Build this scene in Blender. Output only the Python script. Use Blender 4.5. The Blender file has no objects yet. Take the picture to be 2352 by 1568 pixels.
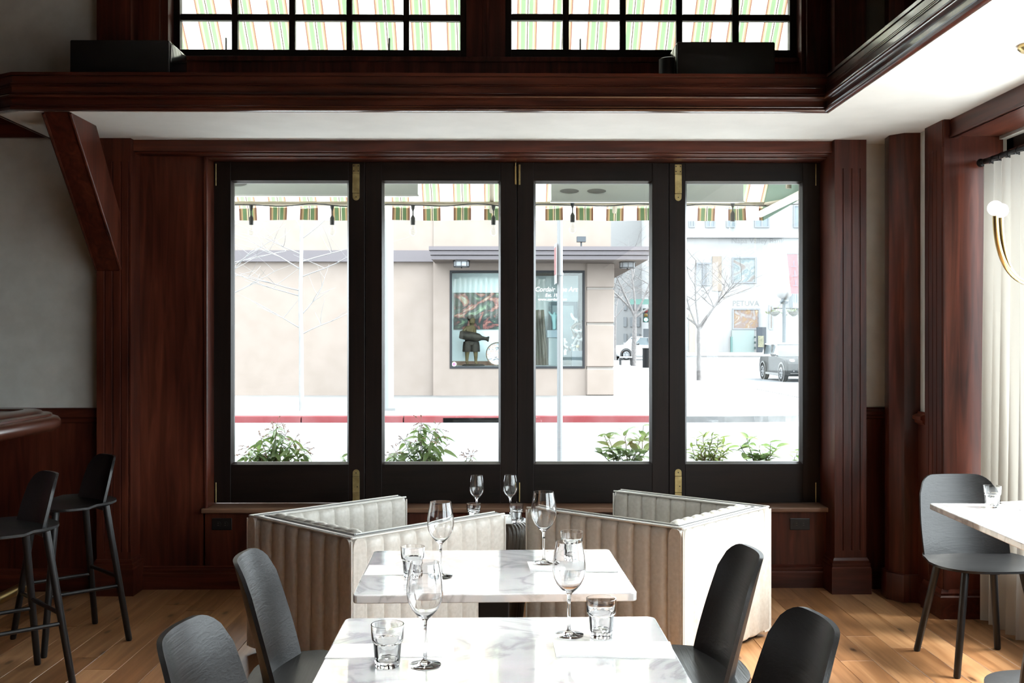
import bpy, bmesh, math, random
from math import sin, cos, pi, radians as R, atan2, sqrt, hypot
from mathutils import Vector, Matrix, noise as mnoise

# ------------------------------------------------------------------ camera / world / sun
sc = bpy.context.scene
C = sc.collection
FPX, VPX, HORY, CAMZ = 2400.0, 1150.0, 780.0, 1.42
YAW = math.atan((1176.0 - VPX) / FPX)
cd = bpy.data.cameras.new('camera'); cam = bpy.data.objects.new('camera', cd); C.objects.link(cam)
cam.location = (0, 0, CAMZ); cam.rotation_euler = (pi / 2, 0, -YAW)
cd.sensor_width = 36; cd.lens = FPX / 2352 * 36; cd.shift_y = -(784 - HORY) / 2352
cd.clip_start = .05; cd.clip_end = 600
sc.camera = cam

w = bpy.data.worlds.new('sky'); sc.world = w; w.use_nodes = True
w.node_tree.nodes['Background'].inputs[0].default_value = (.90, .95, 1.0, 1)
w.node_tree.nodes['Background'].inputs[1].default_value = 1.2
sd = bpy.data.lights.new('sun', 'SUN'); sd.energy = 2.2; sd.angle = R(30); sd.color = (1, .96, .9)
sun = bpy.data.objects.new('sun', sd); C.objects.link(sun)
sun.rotation_euler = Vector((-.62, .08, -.78)).to_track_quat('-Z', 'Y').to_euler()
vs = sc.view_settings
vs.view_transform = 'Standard'; vs.look = 'None'; vs.gamma = 1; vs.use_curve_mapping = False
vs.exposure = 3.32
FILL_SPOT_W = 45  # power of the added, unseen fill spots over tables and floor
sc.cycles.use_denoising = True
try: sc.cycles.denoiser = 'OPENIMAGEDENOISE'
except Exception: pass
sc.cycles.use_adaptive_sampling = True; sc.cycles.adaptive_threshold = .025
sc.cycles.max_bounces = 10; sc.cycles.diffuse_bounces = 4; sc.cycles.glossy_bounces = 4
sc.cycles.transmission_bounces = 9; sc.cycles.transparent_max_bounces = 12
sc.cycles.sample_clamp_indirect = 8
sc.cycles.caustics_reflective = False; sc.cycles.caustics_refractive = True; sc.cycles.blur_glossy = 1.0

# ------------------------------------------------------------------ pixel -> world helpers (true depths)
def at(px, py, Y):
    a = (px - 1176) / FPX
    rx, ry = a * cos(YAW) + sin(YAW), cos(YAW) - a * sin(YAW)
    s = Y / ry
    return Vector((rx * s, Y, CAMZ + (HORY - py) / FPX * s))
def ax(px, Y): return at(px, HORY, Y).x
def az(py, Y, px=1176): return at(px, py, Y).z
def gz(px, py, z):
    a = (px - 1176) / FPX
    rx, ry = a * cos(YAW) + sin(YAW), cos(YAW) - a * sin(YAW)
    s = (z - CAMZ) * FPX / (HORY - py)
    return Vector((rx * s, ry * s, z))

# ------------------------------------------------------------------ materials
MATS = {}
EXT = 1.0
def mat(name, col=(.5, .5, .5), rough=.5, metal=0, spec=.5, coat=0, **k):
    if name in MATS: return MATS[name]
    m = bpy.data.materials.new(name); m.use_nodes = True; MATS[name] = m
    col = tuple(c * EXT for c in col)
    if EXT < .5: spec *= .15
    b = m.node_tree.nodes['Principled BSDF']
    b.inputs['Base Color'].default_value = (*col, 1); b.inputs['Roughness'].default_value = rough
    b.inputs['Metallic'].default_value = metal; b.inputs['Specular IOR Level'].default_value = spec
    b.inputs['Coat Weight'].default_value = coat; b.inputs['Coat Roughness'].default_value = .15
    if 'trans' in k: b.inputs['Transmission Weight'].default_value = k['trans']
    if 'emit' in k:
        b.inputs['Emission Color'].default_value = (*k['emit'][:3], 1); b.inputs['Emission Strength'].default_value = k['emit'][3]
    return m
def nt(m): return m.node_tree, m.node_tree.nodes, m.node_tree.links, m.node_tree.nodes['Principled BSDF']
def node(ns, t, **k):
    n = ns.new(t)
    for a, v in k.items(): setattr(n, a, v)
    return n
def ramp(ns, stops, interp='LINEAR'):
    r = ns.new('ShaderNodeValToRGB'); r.color_ramp.interpolation = interp
    e = r.color_ramp.elements
    while len(e) > 1: e.remove(e[-1])
    e[0].position = stops[0][0]; e[0].color = (*[q * EXT for q in stops[0][1]], 1)
    for p, c in stops[1:]:
        x = e.new(p); x.color = (*[q * EXT for q in c], 1)
    return r
def grain(name, stops, axis='z', rough=.4, scale=1., bump=.1, coat=0, rnd=False, spec=.5, stretch=14., vary=.5, knots=0):
    """streaky wood: noise squeezed across the grain; optional per-piece variation"""
    if name in MATS: return MATS[name]
    m = mat(name, rough=rough, coat=coat, spec=spec); t, ns, ls, b = nt(m)
    tc = node(ns, 'ShaderNodeTexCoord'); src = tc.outputs['Object']
    if rnd:
        oi = node(ns, 'ShaderNodeObjectInfo'); mu = node(ns, 'ShaderNodeVectorMath', operation='SCALE')
        mu.inputs[0].default_value = (37, 53, 19); ls.new(oi.outputs['Random'], mu.inputs['Scale'])
        ad = node(ns, 'ShaderNodeVectorMath', operation='ADD'); ls.new(src, ad.inputs[0]); ls.new(mu.outputs[0], ad.inputs[1]); src = ad.outputs[0]
    mp = node(ns, 'ShaderNodeMapping'); ls.new(src, mp.inputs['Vector'])
    s = [scale * stretch] * 3; s['xyz'.index(axis)] = scale
    mp.inputs['Scale'].default_value = s
    n1 = node(ns, 'ShaderNodeTexNoise'); n1.inputs['Scale'].default_value = 1.6; n1.inputs['Detail'].default_value = 8; n1.inputs['Distortion'].default_value = 1.2
    ls.new(mp.outputs[0], n1.inputs['Vector'])
    mp2 = node(ns, 'ShaderNodeMapping'); ls.new(src, mp2.inputs['Vector'])
    s2 = [scale * 3.2] * 3; s2['xyz'.index(axis)] = scale * .9; mp2.inputs['Scale'].default_value = s2
    n2 = node(ns, 'ShaderNodeTexNoise'); n2.inputs['Scale'].default_value = 1.3; n2.inputs['Detail'].default_value = 3
    ls.new(mp2.outputs[0], n2.inputs['Vector'])
    mx = node(ns, 'ShaderNodeMath', operation='MULTIPLY_ADD'); ls.new(n2.outputs[0], mx.inputs[0]); mx.inputs[1].default_value = vary
    m2 = node(ns, 'ShaderNodeMath', operation='MULTIPLY'); ls.new(n1.outputs[0], m2.inputs[0]); m2.inputs[1].default_value = 1 - vary
    ls.new(m2.outputs[0], mx.inputs[2])
    val = mx.outputs[0]
    if rnd:
        a2 = node(ns, 'ShaderNodeMath', operation='MULTIPLY_ADD'); ls.new(oi.outputs['Random'], a2.inputs[0]); a2.inputs[1].default_value = .26; a2.inputs[2].default_value = -.13
        a3 = node(ns, 'ShaderNodeMath', operation='ADD'); ls.new(val, a3.inputs[0]); ls.new(a2.outputs[0], a3.inputs[1]); val = a3.outputs[0]
    r = ramp(ns, stops); ls.new(val, r.inputs[0]); out = r.outputs[0]
    if knots:
        vo = node(ns, 'ShaderNodeTexVoronoi', voronoi_dimensions='2D'); mk = node(ns, 'ShaderNodeMapping'); ls.new(src, mk.inputs['Vector'])
        sk = [knots * 1.9] * 3; sk['xyz'.index(axis)] = knots * .75; mk.inputs['Scale'].default_value = sk; ls.new(mk.outputs[0], vo.inputs['Vector']); vo.inputs['Scale'].default_value = 1
        kr = ramp(ns, [(.0, (.95, .95, .95)), (.035, (.75, .75, .75)), (.06, (.25, .25, .25)), (.15, (0, 0, 0))]); ls.new(vo.outputs['Distance'], kr.inputs[0])
        mixk = node(ns, 'ShaderNodeMix', data_type='RGBA'); ls.new(kr.outputs[0], mixk.inputs[0]); ls.new(out, mixk.inputs[6])
        mixk.inputs[7].default_value = (*[c * .28 for c in stops[0][1]], 1); out = mixk.outputs[2]
    ls.new(out, b.inputs['Base Color'])
    if bump:
        bp = node(ns, 'ShaderNodeBump'); bp.inputs['Strength'].default_value = bump; bp.inputs['Distance'].default_value = .003
        ls.new(n1.outputs[0], bp.inputs['Height']); ls.new(bp.outputs[0], b.inputs['Normal'])
    return m
def speckle(name, c1, c2, scale=6, rough=.6, bump=0., detail=6, coat=0, spec=.5, dist=.004, lo=.35, hi=.65):
    if name in MATS: return MATS[name]
    m = mat(name, rough=rough, coat=coat, spec=spec); t, ns, ls, b = nt(m)
    tc = node(ns, 'ShaderNodeTexCoord'); n = node(ns, 'ShaderNodeTexNoise'); n.inputs['Scale'].default_value = scale; n.inputs['Detail'].default_value = detail
    ls.new(tc.outputs['Object'], n.inputs['Vector'])
    r = ramp(ns, [(lo, c1), (hi, c2)]); ls.new(n.outputs[0], r.inputs[0]); ls.new(r.outputs[0], b.inputs['Base Color'])
    if bump:
        bp = node(ns, 'ShaderNodeBump'); bp.inputs['Strength'].default_value = bump; bp.inputs['Distance'].default_value = dist
        ls.new(n.outputs[0], bp.inputs['Height']); ls.new(bp.outputs[0], b.inputs['Normal'])
    return m

WD = [(.30, (.012, .0026, .0015)), (.46, (.052, .0112, .0058)), (.56, (.082, .019, .0098)), (.72, (.15, .038, .0195))]
wood_v = grain('mahogany_upright', WD, 'z', .36, 1., .06, .06, spec=.28)
wood_h = grain('mahogany_level', WD, 'x', .36, 1., .06, .06, spec=.28)
wood_y = grain('mahogany_cross', WD, 'y', .3, 1., .06, .06, spec=.28)
beam_m = grain('polished_mahogany', WD, 'x', .3, 1., .02, .9, spec=.5); nt(beam_m)[3].inputs['Coat Roughness'].default_value = .10
sill_m = grain('worn_sill_wood', [(.35, (.10, .045, .025)), (.6, (.24, .13, .08))], 'x', .5, 1., .1)
frame_m = grain('espresso_frame', [(.35, (.004, .0025, .002)), (.65, (.014, .0075, .0055))], 'z', .42, 1., .05, spec=.22)
frame_h = grain('espresso_rail', [(.35, (.004, .0025, .002)), (.65, (.014, .0075, .0055))], 'x', .42, 1., .05, spec=.22)
oak = grain('oak_plank', [(.22, (.155, .062, .024)), (.45, (.33, .156, .066)), (.7, (.54, .30, .148))], 'y', .33, .8, .06, .12, rnd=True, stretch=18, vary=.45, knots=2.0)
blackoak = grain('black_stained_oak', [(.3, (.003, .003, .0034)), (.7, (.011, .011, .012))], 'x', .38, 2.2, .24, .0, spec=.4, stretch=26, vary=.35)
blackoak_z = grain('black_stained_leg', [(.3, (.004, .004, .0045)), (.7, (.012, .012, .013))], 'z', .42, 1.6, .15, .0, spec=.4, stretch=26, vary=.3)
barwood = grain('bar_mahogany', [(.3, (.035, .010, .006)), (.7, (.10, .034, .02))], 'y', .22, 1., .03, .5)
dark_wall = grain('dark_panelling', [(.32, (.03, .02, .016)), (.68, (.08, .055, .04))], 'z', .6, 1., .05)
plaster = speckle('grey_plaster', (.50, .485, .44), (.57, .555, .51), 9, .8, .35, 8)
ceil_m = speckle('white_ceiling', (.76, .76, .74), (.81, .81, .79), 5, .7, .10, 8)
leather = speckle('cream_leather', (.52, .49, .44), (.60, .57, .52), 60, .36, .12, 5, dist=.001)
piping_m = mat('pale_piping', (.66, .64, .60), .3)
pipe_dk = mat('dark_seam', (.10, .105, .11), .35)
brass = mat('brass', (.60, .44, .19), .28, 1)
brass_dull = speckle('aged_brass', (.34, .26, .11), (.52, .42, .2), 25, .38, 0); MATS['aged_brass'].node_tree.nodes['Principled BSDF'].inputs['Metallic'].default_value = .9
black_m = mat('black_plastic', (.006, .006, .006), .4)
black_gloss = mat('black_gloss', (.005, .005, .006), .12)
black_metal = mat('black_metal', (.012, .012, .013), .4, .6)
white_paper = mat('white_paper', (.82, .82, .81), .6)
paper_print = mat('grey_print', (.74, .74, .75), .6)
opal = mat('opal_bulb', (.85, .84, .82), .35, emit=(1, .96, .9, .25))
glass_m = mat('clear_glass', (1, 1, 1), 0, trans=1); MATS['clear_glass'].node_tree.nodes['Principled BSDF'].inputs['IOR'].default_value = 1.47
marble = None
def make_marble():
    m = mat('white_marble', rough=.07, spec=.9, coat=1.0); nt(m)[3].inputs['Coat Roughness'].default_value = .04; nt(m)[3].inputs['Coat IOR'].default_value = 2.1; t, ns, ls, b = nt(m)
    tc = node(ns, 'ShaderNodeTexCoord'); n = node(ns, 'ShaderNodeTexNoise'); n.inputs['Scale'].default_value = 3.2; n.inputs['Detail'].default_value = 9; n.inputs['Distortion'].default_value = 2.2
    ls.new(tc.outputs['Object'], n.inputs['Vector'])
    r = ramp(ns, [(.36, (.86, .865, .87)), (.46, (.83, .835, .84)), (.5, (.60, .61, .62)), (.54, (.82, .825, .83)), (.64, (.88, .885, .89))]); ls.new(n.outputs[0], r.inputs[0])
    n2 = node(ns, 'ShaderNodeTexNoise'); n2.inputs['Scale'].default_value = 7; n2.inputs['Detail'].default_value = 6; ls.new(tc.outputs['Object'], n2.inputs['Vector'])
    r2 = ramp(ns, [(.35, (.84, .845, .85)), (.7, (1, 1, 1))]); ls.new(n2.outputs[0], r2.inputs[0])
    mx = node(ns, 'ShaderNodeMix', data_type='RGBA', blend_type='MULTIPLY'); mx.inputs[0].default_value = 1
    ls.new(r.outputs[0], mx.inputs[6]); ls.new(r2.outputs[0], mx.inputs[7]); ls.new(mx.outputs[2], b.inputs['Base Color'])
    return m
marble = make_marble()
def make_pane(name, tint=(.93, .955, .95)):
    m = bpy.data.materials.new(name); m.use_nodes = True; MATS[name] = m
    ns, ls = m.node_tree.nodes, m.node_tree.links; ns.remove(ns['Principled BSDF'])
    tr = node(ns, 'ShaderNodeBsdfTransparent'); tr.inputs[0].default_value = (*tint, 1)
    gl = node(ns, 'ShaderNodeBsdfGlossy'); gl.inputs['Roughness'].default_value = .01
    lwt = node(ns, 'ShaderNodeLayerWeight'); lwt.inputs[0].default_value = .5        # Schlick reflectance, same from both sides
    pw_ = node(ns, 'ShaderNodeMath', operation='POWER'); ls.new(lwt.outputs['Facing'], pw_.inputs[0]); pw_.inputs[1].default_value = 5
    fr = node(ns, 'ShaderNodeMath', operation='MULTIPLY_ADD'); ls.new(pw_.outputs[0], fr.inputs[0]); fr.inputs[1].default_value = .96; fr.inputs[2].default_value = .035
    mx = node(ns, 'ShaderNodeMixShader'); ls.new(fr.outputs[0], mx.inputs[0]); ls.new(tr.outputs[0], mx.inputs[1]); ls.new(gl.outputs[0], mx.inputs[2])
    ls.new(mx.outputs[0], ns['Material Output'].inputs[0]); return m
pane_m = make_pane('window_glass')
def make_cloth(name, col, trans, colnode=None, rough=.8):
    m = bpy.data.materials.new(name); m.use_nodes = True; MATS[name] = m
    ns, ls = m.node_tree.nodes, m.node_tree.links; ns.remove(ns['Principled BSDF'])
    d = node(ns, 'ShaderNodeBsdfDiffuse'); d.inputs[0].default_value = (*col, 1)
    tr = node(ns, 'ShaderNodeBsdfTranslucent'); tr.inputs[0].default_value = (*col, 1)
    mx = node(ns, 'ShaderNodeMixShader'); mx.inputs[0].default_value = trans
    ls.new(d.outputs[0], mx.inputs[1]); ls.new(tr.outputs[0], mx.inputs[2]); ls.new(mx.outputs[0], ns['Material Output'].inputs[0])
    return m, d, tr
curtain_m, _, _ = make_cloth('linen_curtain', (.46, .44, .405), .26)
green_canvas, _, _ = make_cloth('green_canvas', (.20, .26, .225), .4)
awning_m, aw_d, aw_t = make_cloth('striped_awning', (.8, .8, .75), .62)

# ------------------------------------------------------------------ mesh helpers
class MB:
    def __init__(s): s.v = []; s.f = []
    def add(s, vs, fs):
        o = len(s.v); s.v += [tuple(v) for v in vs]; s.f += [tuple(i + o for i in f) for f in fs]; return s
    def box(s, x0, x1, y0, y1, z0, z1):
        return s.add([(x, y, z) for x in (x0, x1) for y in (y0, y1) for z in (z0, z1)],
                     [(0, 1, 3, 2), (4, 6, 7, 5), (0, 4, 5, 1), (2, 3, 7, 6), (0, 2, 6, 4), (1, 5, 7, 3)])
    def frame(s, x0, x1, y0, y1, z0, z1, t):
        return s.box(x0, x0 + t, y0, y1, z0, z1).box(x1 - t, x1, y0, y1, z0, z1).box(x0 + t, x1 - t, y0, y1, z0, z0 + t).box(x0 + t, x1 - t, y0, y1, z1 - t, z1)
    def prism(s, poly, a, b, axis='z'):
        n = len(poly)
        def p(u, v, t): return {'z': (u, v, t), 'y': (u, t, v), 'x': (t, u, v)}[axis]
        s.add([p(u, v, a) for u, v in poly] + [p(u, v, b) for u, v in poly],
              [tuple(range(n)), tuple(range(2 * n - 1, n - 1, -1))] + [(i, (i + 1) % n, n + (i + 1) % n, n + i) for i in range(n)])
        return s
    def tube(s, pts, rad, n=8, caps=True):
        pts = [Vector(p) for p in pts]; k = len(pts)
        rr = rad if isinstance(rad, (list, tuple)) else [rad] * k
        up = None; rings = []
        for i, p in enumerate(pts):
            d = (pts[min(i + 1, k - 1)] - pts[max(i - 1, 0)]).normalized()
            if up is None: up = Vector((0, 0, 1)) if abs(d.z) < .9 else Vector((1, 0, 0))
            u = (up - d * up.dot(d)).normalized(); v = d.cross(u); up = u
            rings.append([p + (u * cos(2 * pi * j / n) + v * sin(2 * pi * j / n)) * rr[i] for j in range(n)])
        fs = [(i * n + j, i * n + (j + 1) % n, (i + 1) * n + (j + 1) % n, (i + 1) * n + j) for i in range(k - 1) for j in range(n)]
        if caps: fs += [tuple(range(n - 1, -1, -1)), tuple((k - 1) * n + j for j in range(n))]
        return s.add([q for r in rings for q in r], fs)
    def lathe(s, prof, n=32, c=(0, 0, 0), fn=None, closed=False):
        k = len(prof); vs = []
        for r, z in prof:
            for j in range(n):
                a = 2 * pi * j / n; q = r * (fn(a, r, z) if fn else 1)
                vs.append((c[0] + q * cos(a), c[1] + q * sin(a), c[2] + z))
        m = k if closed else k - 1
        fs = [(i * n + j, i * n + (j + 1) % n, ((i + 1) % k) * n + (j + 1) % n, ((i + 1) % k) * n + j) for i in range(m) for j in range(n)]
        if not closed:
            if prof[0][0] > 1e-6: fs.append(tuple(range(n - 1, -1, -1)))
            if prof[-1][0] > 1e-6: fs.append(tuple((k - 1) * n + j for j in range(n)))
        return s.add(vs, fs)
    def ball(s, c, r, n=16, m=10, sc3=(1, 1, 1)):
        prof = [(max(r * sin(pi * i / m), 1e-5), -r * cos(pi * i / m)) for i in range(m + 1)]
        o = len(s.v); s.lathe(prof, n)
        s.v[o:] = [(c[0] + x * sc3[0], c[1] + y * sc3[1], c[2] + z * sc3[2]) for x, y, z in s.v[o:]]
        return s
    def grid(s, P, nu, nv, thick=None):
        """P[i][j] surface; thick = function(i,j)->offset vector for a closed shell"""
        o = [P(i, j) for i in range(nu) for j in range(nv)]
        fs = [(i * nv + j, (i + 1) * nv + j, (i + 1) * nv + j + 1, i * nv + j + 1) for i in range(nu - 1) for j in range(nv - 1)]
        if thick is None: return s.add(o, fs)
        N = nu * nv; o2 = [Vector(P(i, j)) + Vector(thick(i, j)) for i in range(nu) for j in range(nv)]
        fs2 = [tuple(x + N for x in reversed(f)) for f in fs]
        rim = [i * nv for i in range(nu)] + [(nu - 1) * nv + j for j in range(1, nv)] + [i * nv + nv - 1 for i in range(nu - 2, -1, -1)] + [j for j in range(nv - 2, 0, -1)]
        L = len(rim); fr = [(rim[q], rim[(q + 1) % L], rim[(q + 1) % L] + N, rim[q] + N) for q in range(L)]
        return s.add(o + o2, fs + fs2 + fr)
    def sweep(s, path, prof, close_prof=True):
        """profile (d outward to the right of travel, z) along a plan polyline with mitred corners"""
        n = len(path); k = len(prof); vs = []
        for i, (x, y) in enumerate(path):
            def nr(a, b):
                dx, dy = b[0] - a[0], b[1] - a[1]; l = hypot(dx, dy); return (dy / l, -dx / l)
            ns = []
            if i > 0: ns.append(nr(path[i - 1], path[i]))
            if i < n - 1: ns.append(nr(path[i], path[i + 1]))
            mx, my = sum(q[0] for q in ns) / len(ns), sum(q[1] for q in ns) / len(ns)
            l2 = mx * mx + my * my; mx /= l2; my /= l2
            vs += [(x + mx * d, y + my * d, z) for d, z in prof]
        fs = [(i * k + j, i * k + (j + 1) % k, (i + 1) * k + (j + 1) % k, (i + 1) * k + j) for i in range(n - 1) for j in range(k if close_prof else k - 1)]
        if close_prof: fs += [tuple(range(k - 1, -1, -1)), tuple((n - 1) * k + j for j in range(k))]
        return s.add(vs, fs)
    def xf(s, M, start=0):
        s.v[start:] = [tuple(M @ Vector(v)) for v in s.v[start:]]; return s

def obj(name, mb, m, parent=None, smooth=False, bevel=0, seg=2, off=None, ang=35):
    me = bpy.data.meshes.new(name)
    vs = mb.v
    if off is not None: vs = [(x - off[0], y - off[1], z - off[2]) for x, y, z in vs]
    me.from_pydata(vs, [], mb.f)
    b = bmesh.new(); b.from_mesh(me)
    if len(b.verts) < 60000: bmesh.ops.remove_doubles(b, verts=b.verts, dist=1e-6)
    bmesh.ops.recalc_face_normals(b, faces=b.faces)
    if bevel:
        es = [e for e in b.edges if len(e.link_faces) == 2 and e.calc_face_angle(0) > R(40)]
        if es: bmesh.ops.bevel(b, geom=es, offset=bevel, segments=seg, profile=.5, affect='EDGES', clamp_overlap=True)
    b.to_mesh(me); b.free()
    if smooth or bevel:
        me.shade_smooth(); me.set_sharp_from_angle(angle=R(ang if not bevel else 16))
    if m is not None: me.materials.append(m)
    o = bpy.data.objects.new(name, me); C.objects.link(o)
    if parent is not None: o.parent = parent
    return o
def tag(o, label, cat=None, group=None, kind=None):
    o['label'] = label
    if cat: o['category'] = cat
    if group: o['group'] = group
    if kind: o['kind'] = kind
    return o
def thing(name, label, cat, loc=(0, 0, 0), rz=0, group=None, kind=None):
    e = bpy.data.objects.new(name, None); C.objects.link(e); e.location = loc; e.rotation_euler = (0, 0, rz); e.empty_display_size = .05
    return tag(e, label, cat, group, kind)
def dup(root, loc, rz=0, label=None, group=None):
    r = root.copy(); C.objects.link(r); r.location = loc; r.rotation_euler = (0, 0, rz)
    if label: r['label'] = label
    if group: r['group'] = group
    for ch in list(root.children):
        c = ch.copy(); C.objects.link(c); c.parent = r
        for g in ch.children:
            d = g.copy(); C.objects.link(d); d.parent = c
    return r
def struct(name, mb, m, label, cat, **k):
    return tag(obj(name, mb, m, **k), label, cat, kind='structure')

# ================================================================== THE ROOM
YP, YPIL, YPL, YF = 5.98, 5.83, 5.95, 6.11        # recess panel, pilaster front, plaster face, window frame face
SOF, LED, TOPC = 2.54, 2.73, 4.25                 # soffit, ledge top, upper ceiling
YB = 5.14                                         # front of the ledge beam
XBR = ax(1900, YB)                                # well edge of the side soffit
WX = [ax(p, YF) for p in (490, 838.5, 1187.5, 1536.5, 1885)]
WZ0, WZ1 = az(1155, YF), az(372, YF)
XL0, XL1 = ax(222, YPIL), ax(300, YPIL)           # pilasters
XR0, XR1 = ax(1917, YPIL), ax(1990, YPIL)
XRW = 2.25                                        # side wall face (pilaster)
XAL = 2.54                                        # back of the window bay
YJ = 5.30                                         # far jamb of the bay
YJ2 = 1.7

# floor: slab and planks
fl = MB().box(-6.2, 2.7, -4.2, 6.22, -.2, -.012).box(-6.2, -3.3, -4.2, 6.0, -.012, 0).box(-3.3, 2.7, -4.2, .9, -.012, 0)
floor = struct('floor', fl, oak, 'wide oak plank floor with dark knots', 'floor')
rnd = random.Random(4)
PLM = {}
for i in range(40):
    x = -3.3 + i * .15; y = .9 - rnd.random() * .8
    while y < 5.98:
        L = rnd.choice((1.1, 1.5, 1.9)); y1 = min(y + L, 6.0); y0 = max(y, .9)
        if y1 - y0 > .05:
            key = round(y1 - y0, 2)
            if key not in PLM:
                o = obj('plank', MB().box(.0009, .1491, .0008, key - .0008, -.013, 0), oak, floor, bevel=.0012, seg=1); PLM[key] = o.data
            else:
                o = bpy.data.objects.new('plank', PLM[key]); C.objects.link(o); o.parent = floor
            o.location = (x, y0, 0)
        y = y1

# front wall: plaster and masonry with openings (lower window, two upper windows)
UY = 6.08                                          # face of the upper window frames
ux = [(ax(398, UY), ax(1072, UY)), (ax(1160, UY), ax(1830, UY))]
uz0, uz1 = az(135, UY), 4.05
wf = MB()
wf.box(-6.2, XL0 + .02, YPL, 6.25, 0, TOPC)                               # plaster field beside the bar
wf.box(XR1 - .02, 2.75, YPL + .01, 6.25, 0, TOPC)
wf.box(XL0, WX[0] - .03, YP + .02, 6.25, 0, 2.6).box(WX[4] + .03, XR1, YP + .02, 6.25, 0, 2.6)
wf.box(WX[0] - .03, WX[4] + .03, YP + .02, 6.25, 0, WZ0 - .03)
wf.box(XL0, XR1, YP + .02, 6.25, WZ1 + .02, LED - .01).box(XL0, XR1, 6.1, 6.25, LED - .01, uz0)
wf.box(XL0, ux[0][0], 6.1, 6.25, uz0, TOPC).box(ux[0][1], ux[1][0], 6.1, 6.25, uz0, TOPC).box(ux[1][1], XR1, 6.1, 6.25, uz0, TOPC)
wf.box(XL0, XR1, 6.1, 6.25, uz1, TOPC)
struct('wall_front', wf, plaster, 'grey trowelled plaster wall around the folding windows', 'wall')
struct('wall_back', MB().box(-6.2, 2.75, -4.3, -4.1, 0, TOPC), dark_wall, 'dark panelled wall closing the dining room behind the camera', 'wall')
struct('wall_left', MB().box(-6.3, -6.1, -4.3, 6.25, 0, TOPC), dark_wall, 'dark panelled wall at the far side of the bar', 'wall')
# side wall with two window bays
wr = MB()
def bay(y0, y1):
    wr.box(XAL, XAL + .18, y0, y1, 0, .45).box(XAL, XAL + .18, y0, y1, 2.44, SOF + .2)
wr.box(XRW + .02, XAL + .18, YJ, YPL + .3, 0, TOPC)
bay(YJ2, YJ); wr.box(XRW + .02, XAL + .18, YJ2 - .3, YJ2, 0, TOPC); bay(-3.6, YJ2 - .3); wr.box(XRW + .02, XAL + .18, -4.3, -3.6, 0, TOPC)
wr.box(XAL, XAL + .18, -3.6, YJ, SOF + .2, TOPC)
struct('wall_right', wr, plaster, 'side wall with a curtained window bay', 'wall')
struct('ceiling', MB().prism([(-2.50, 6.1), (-2.50, 5.23), (-2.37, YB + .02), (XBR + .01, YB + .02), (XBR + .01, -4.2), (2.72, -4.2), (2.72, 6.1)], SOF, LED - .005), ceil_m,
       'smooth white soffit over the window and along the side wall', 'ceiling')
struct('ceiling', MB().box(-6.3, 2.75, -4.3, 6.3, TOPC, TOPC + .2), mat('brown_ceiling', (.10, .075, .06), .7), 'high ceiling over the centre of the dining room', 'ceiling')

# ledge beam with mouldings (front, returning along the side)
prof = [(-.06, SOF + .03), (-.004, SOF + .012), (-.002, SOF - .001), (.004, SOF - .001), (.014, SOF + .003), (.017, SOF + .010), (.014, SOF + .016), (.008, SOF + .018), (.012, SOF + .024), (.006, SOF + .028), (.004, SOF + .030),
        (.004, SOF + .056), (.012, SOF + .058), (.024, SOF + .064), (.026, SOF + .071), (.022, SOF + .077), (.014, SOF + .079), (.018, SOF + .084), (.010, SOF + .088),
        (.004, SOF + .091), (.004, SOF + .118), (.009, SOF + .120), (.009, SOF + .123), (.003, SOF + .125), (.009, SOF + .127), (.009, SOF + .130), (.003, SOF + .132), (.009, SOF + .134), (.009, SOF + .137), (.002, SOF + .139),
        (.002, SOF + .168), (-.004, SOF + .170), (-.004, SOF + .173), (.004, SOF + .175), (.004, LED), (-.06, LED)]
bm_path = [(-2.515, 6.0), (-2.515, 5.215), (-2.39, YB), (XBR, YB), (XBR, -4.1)]
struct('trim_1', MB().sweep(bm_path, prof), beam_m, 'moulded mahogany ledge beam running above the window and along the side', 'beam', smooth=True, ang=25)

def flute_poly(x0, x1, yf, yb, fl, gw=.0045, gd=.005):
    """plan outline of a board with V flutes on its front face (front at yf, smaller y is the room)"""
    p = [(x0, yb), (x0, yf)]
    for f in fl: p += [(f - gw, yf), (f - gw * .3, yf + gd), (f + gw * .3, yf + gd), (f + gw, yf)]
    return p + [(x1, yf), (x1, yb)]
def pilaster(name, x0, x1, fl, ztop, zfl, label, zbot=0, plinth=True):
    e = thing(name, label, 'pilaster', ((x0 + x1) / 2, YPIL, zbot), kind='structure'); o = e.location
    zb = zbot + (.20 if plinth else 0)
    sh = MB().prism(flute_poly(x0, x1, YPIL, YP + .05, fl), zb + (.04 if plinth else 0), zfl)
    sh.box(x0, x1, YPIL, YP + .05, zfl, ztop)
    if plinth: sh.box(x0, x1, YPIL, YP + .05, zb - .01, zb + .04)
    obj('shaft', sh, wood_v, e, off=o)
    if plinth:
        pp = [(0, zbot), (.022, zbot), (.022, zb - .055), (.016, zb - .048), (.018, zb - .04), (.018, zb - .028), (.010, zb - .022), (.012, zb - .014), (.004, zb), (0, zb)]
        obj('plinth', MB().sweep([(x0, YP), (x0, YPIL), (x1, YPIL), (x1, YP)], pp), wood_h, e, off=o)
    return e
pilaster('trim_2', XL0, XL1, [ax(p, YPIL) for p in (240, 258.5, 277.5, 295)], SOF, az(372, YPIL), 'fluted mahogany pilaster beside the bar end of the window')
pilaster('trim_3', XR0, XR1, [ax(p, YPIL) for p in (1936, 1956, 1975)], SOF, az(385, YPIL), 'fluted mahogany pilaster at the corner-post end of the window')
pilaster('trim_4', XL0, XL1, [], TOPC, TOPC - .1, 'plain mahogany pilaster above the ledge, near the bar', LED, False)
pilaster('trim_5', XR0, XR1, [], TOPC, TOPC - .1, 'plain mahogany pilaster above the ledge, near the corner post', LED, False)

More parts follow.
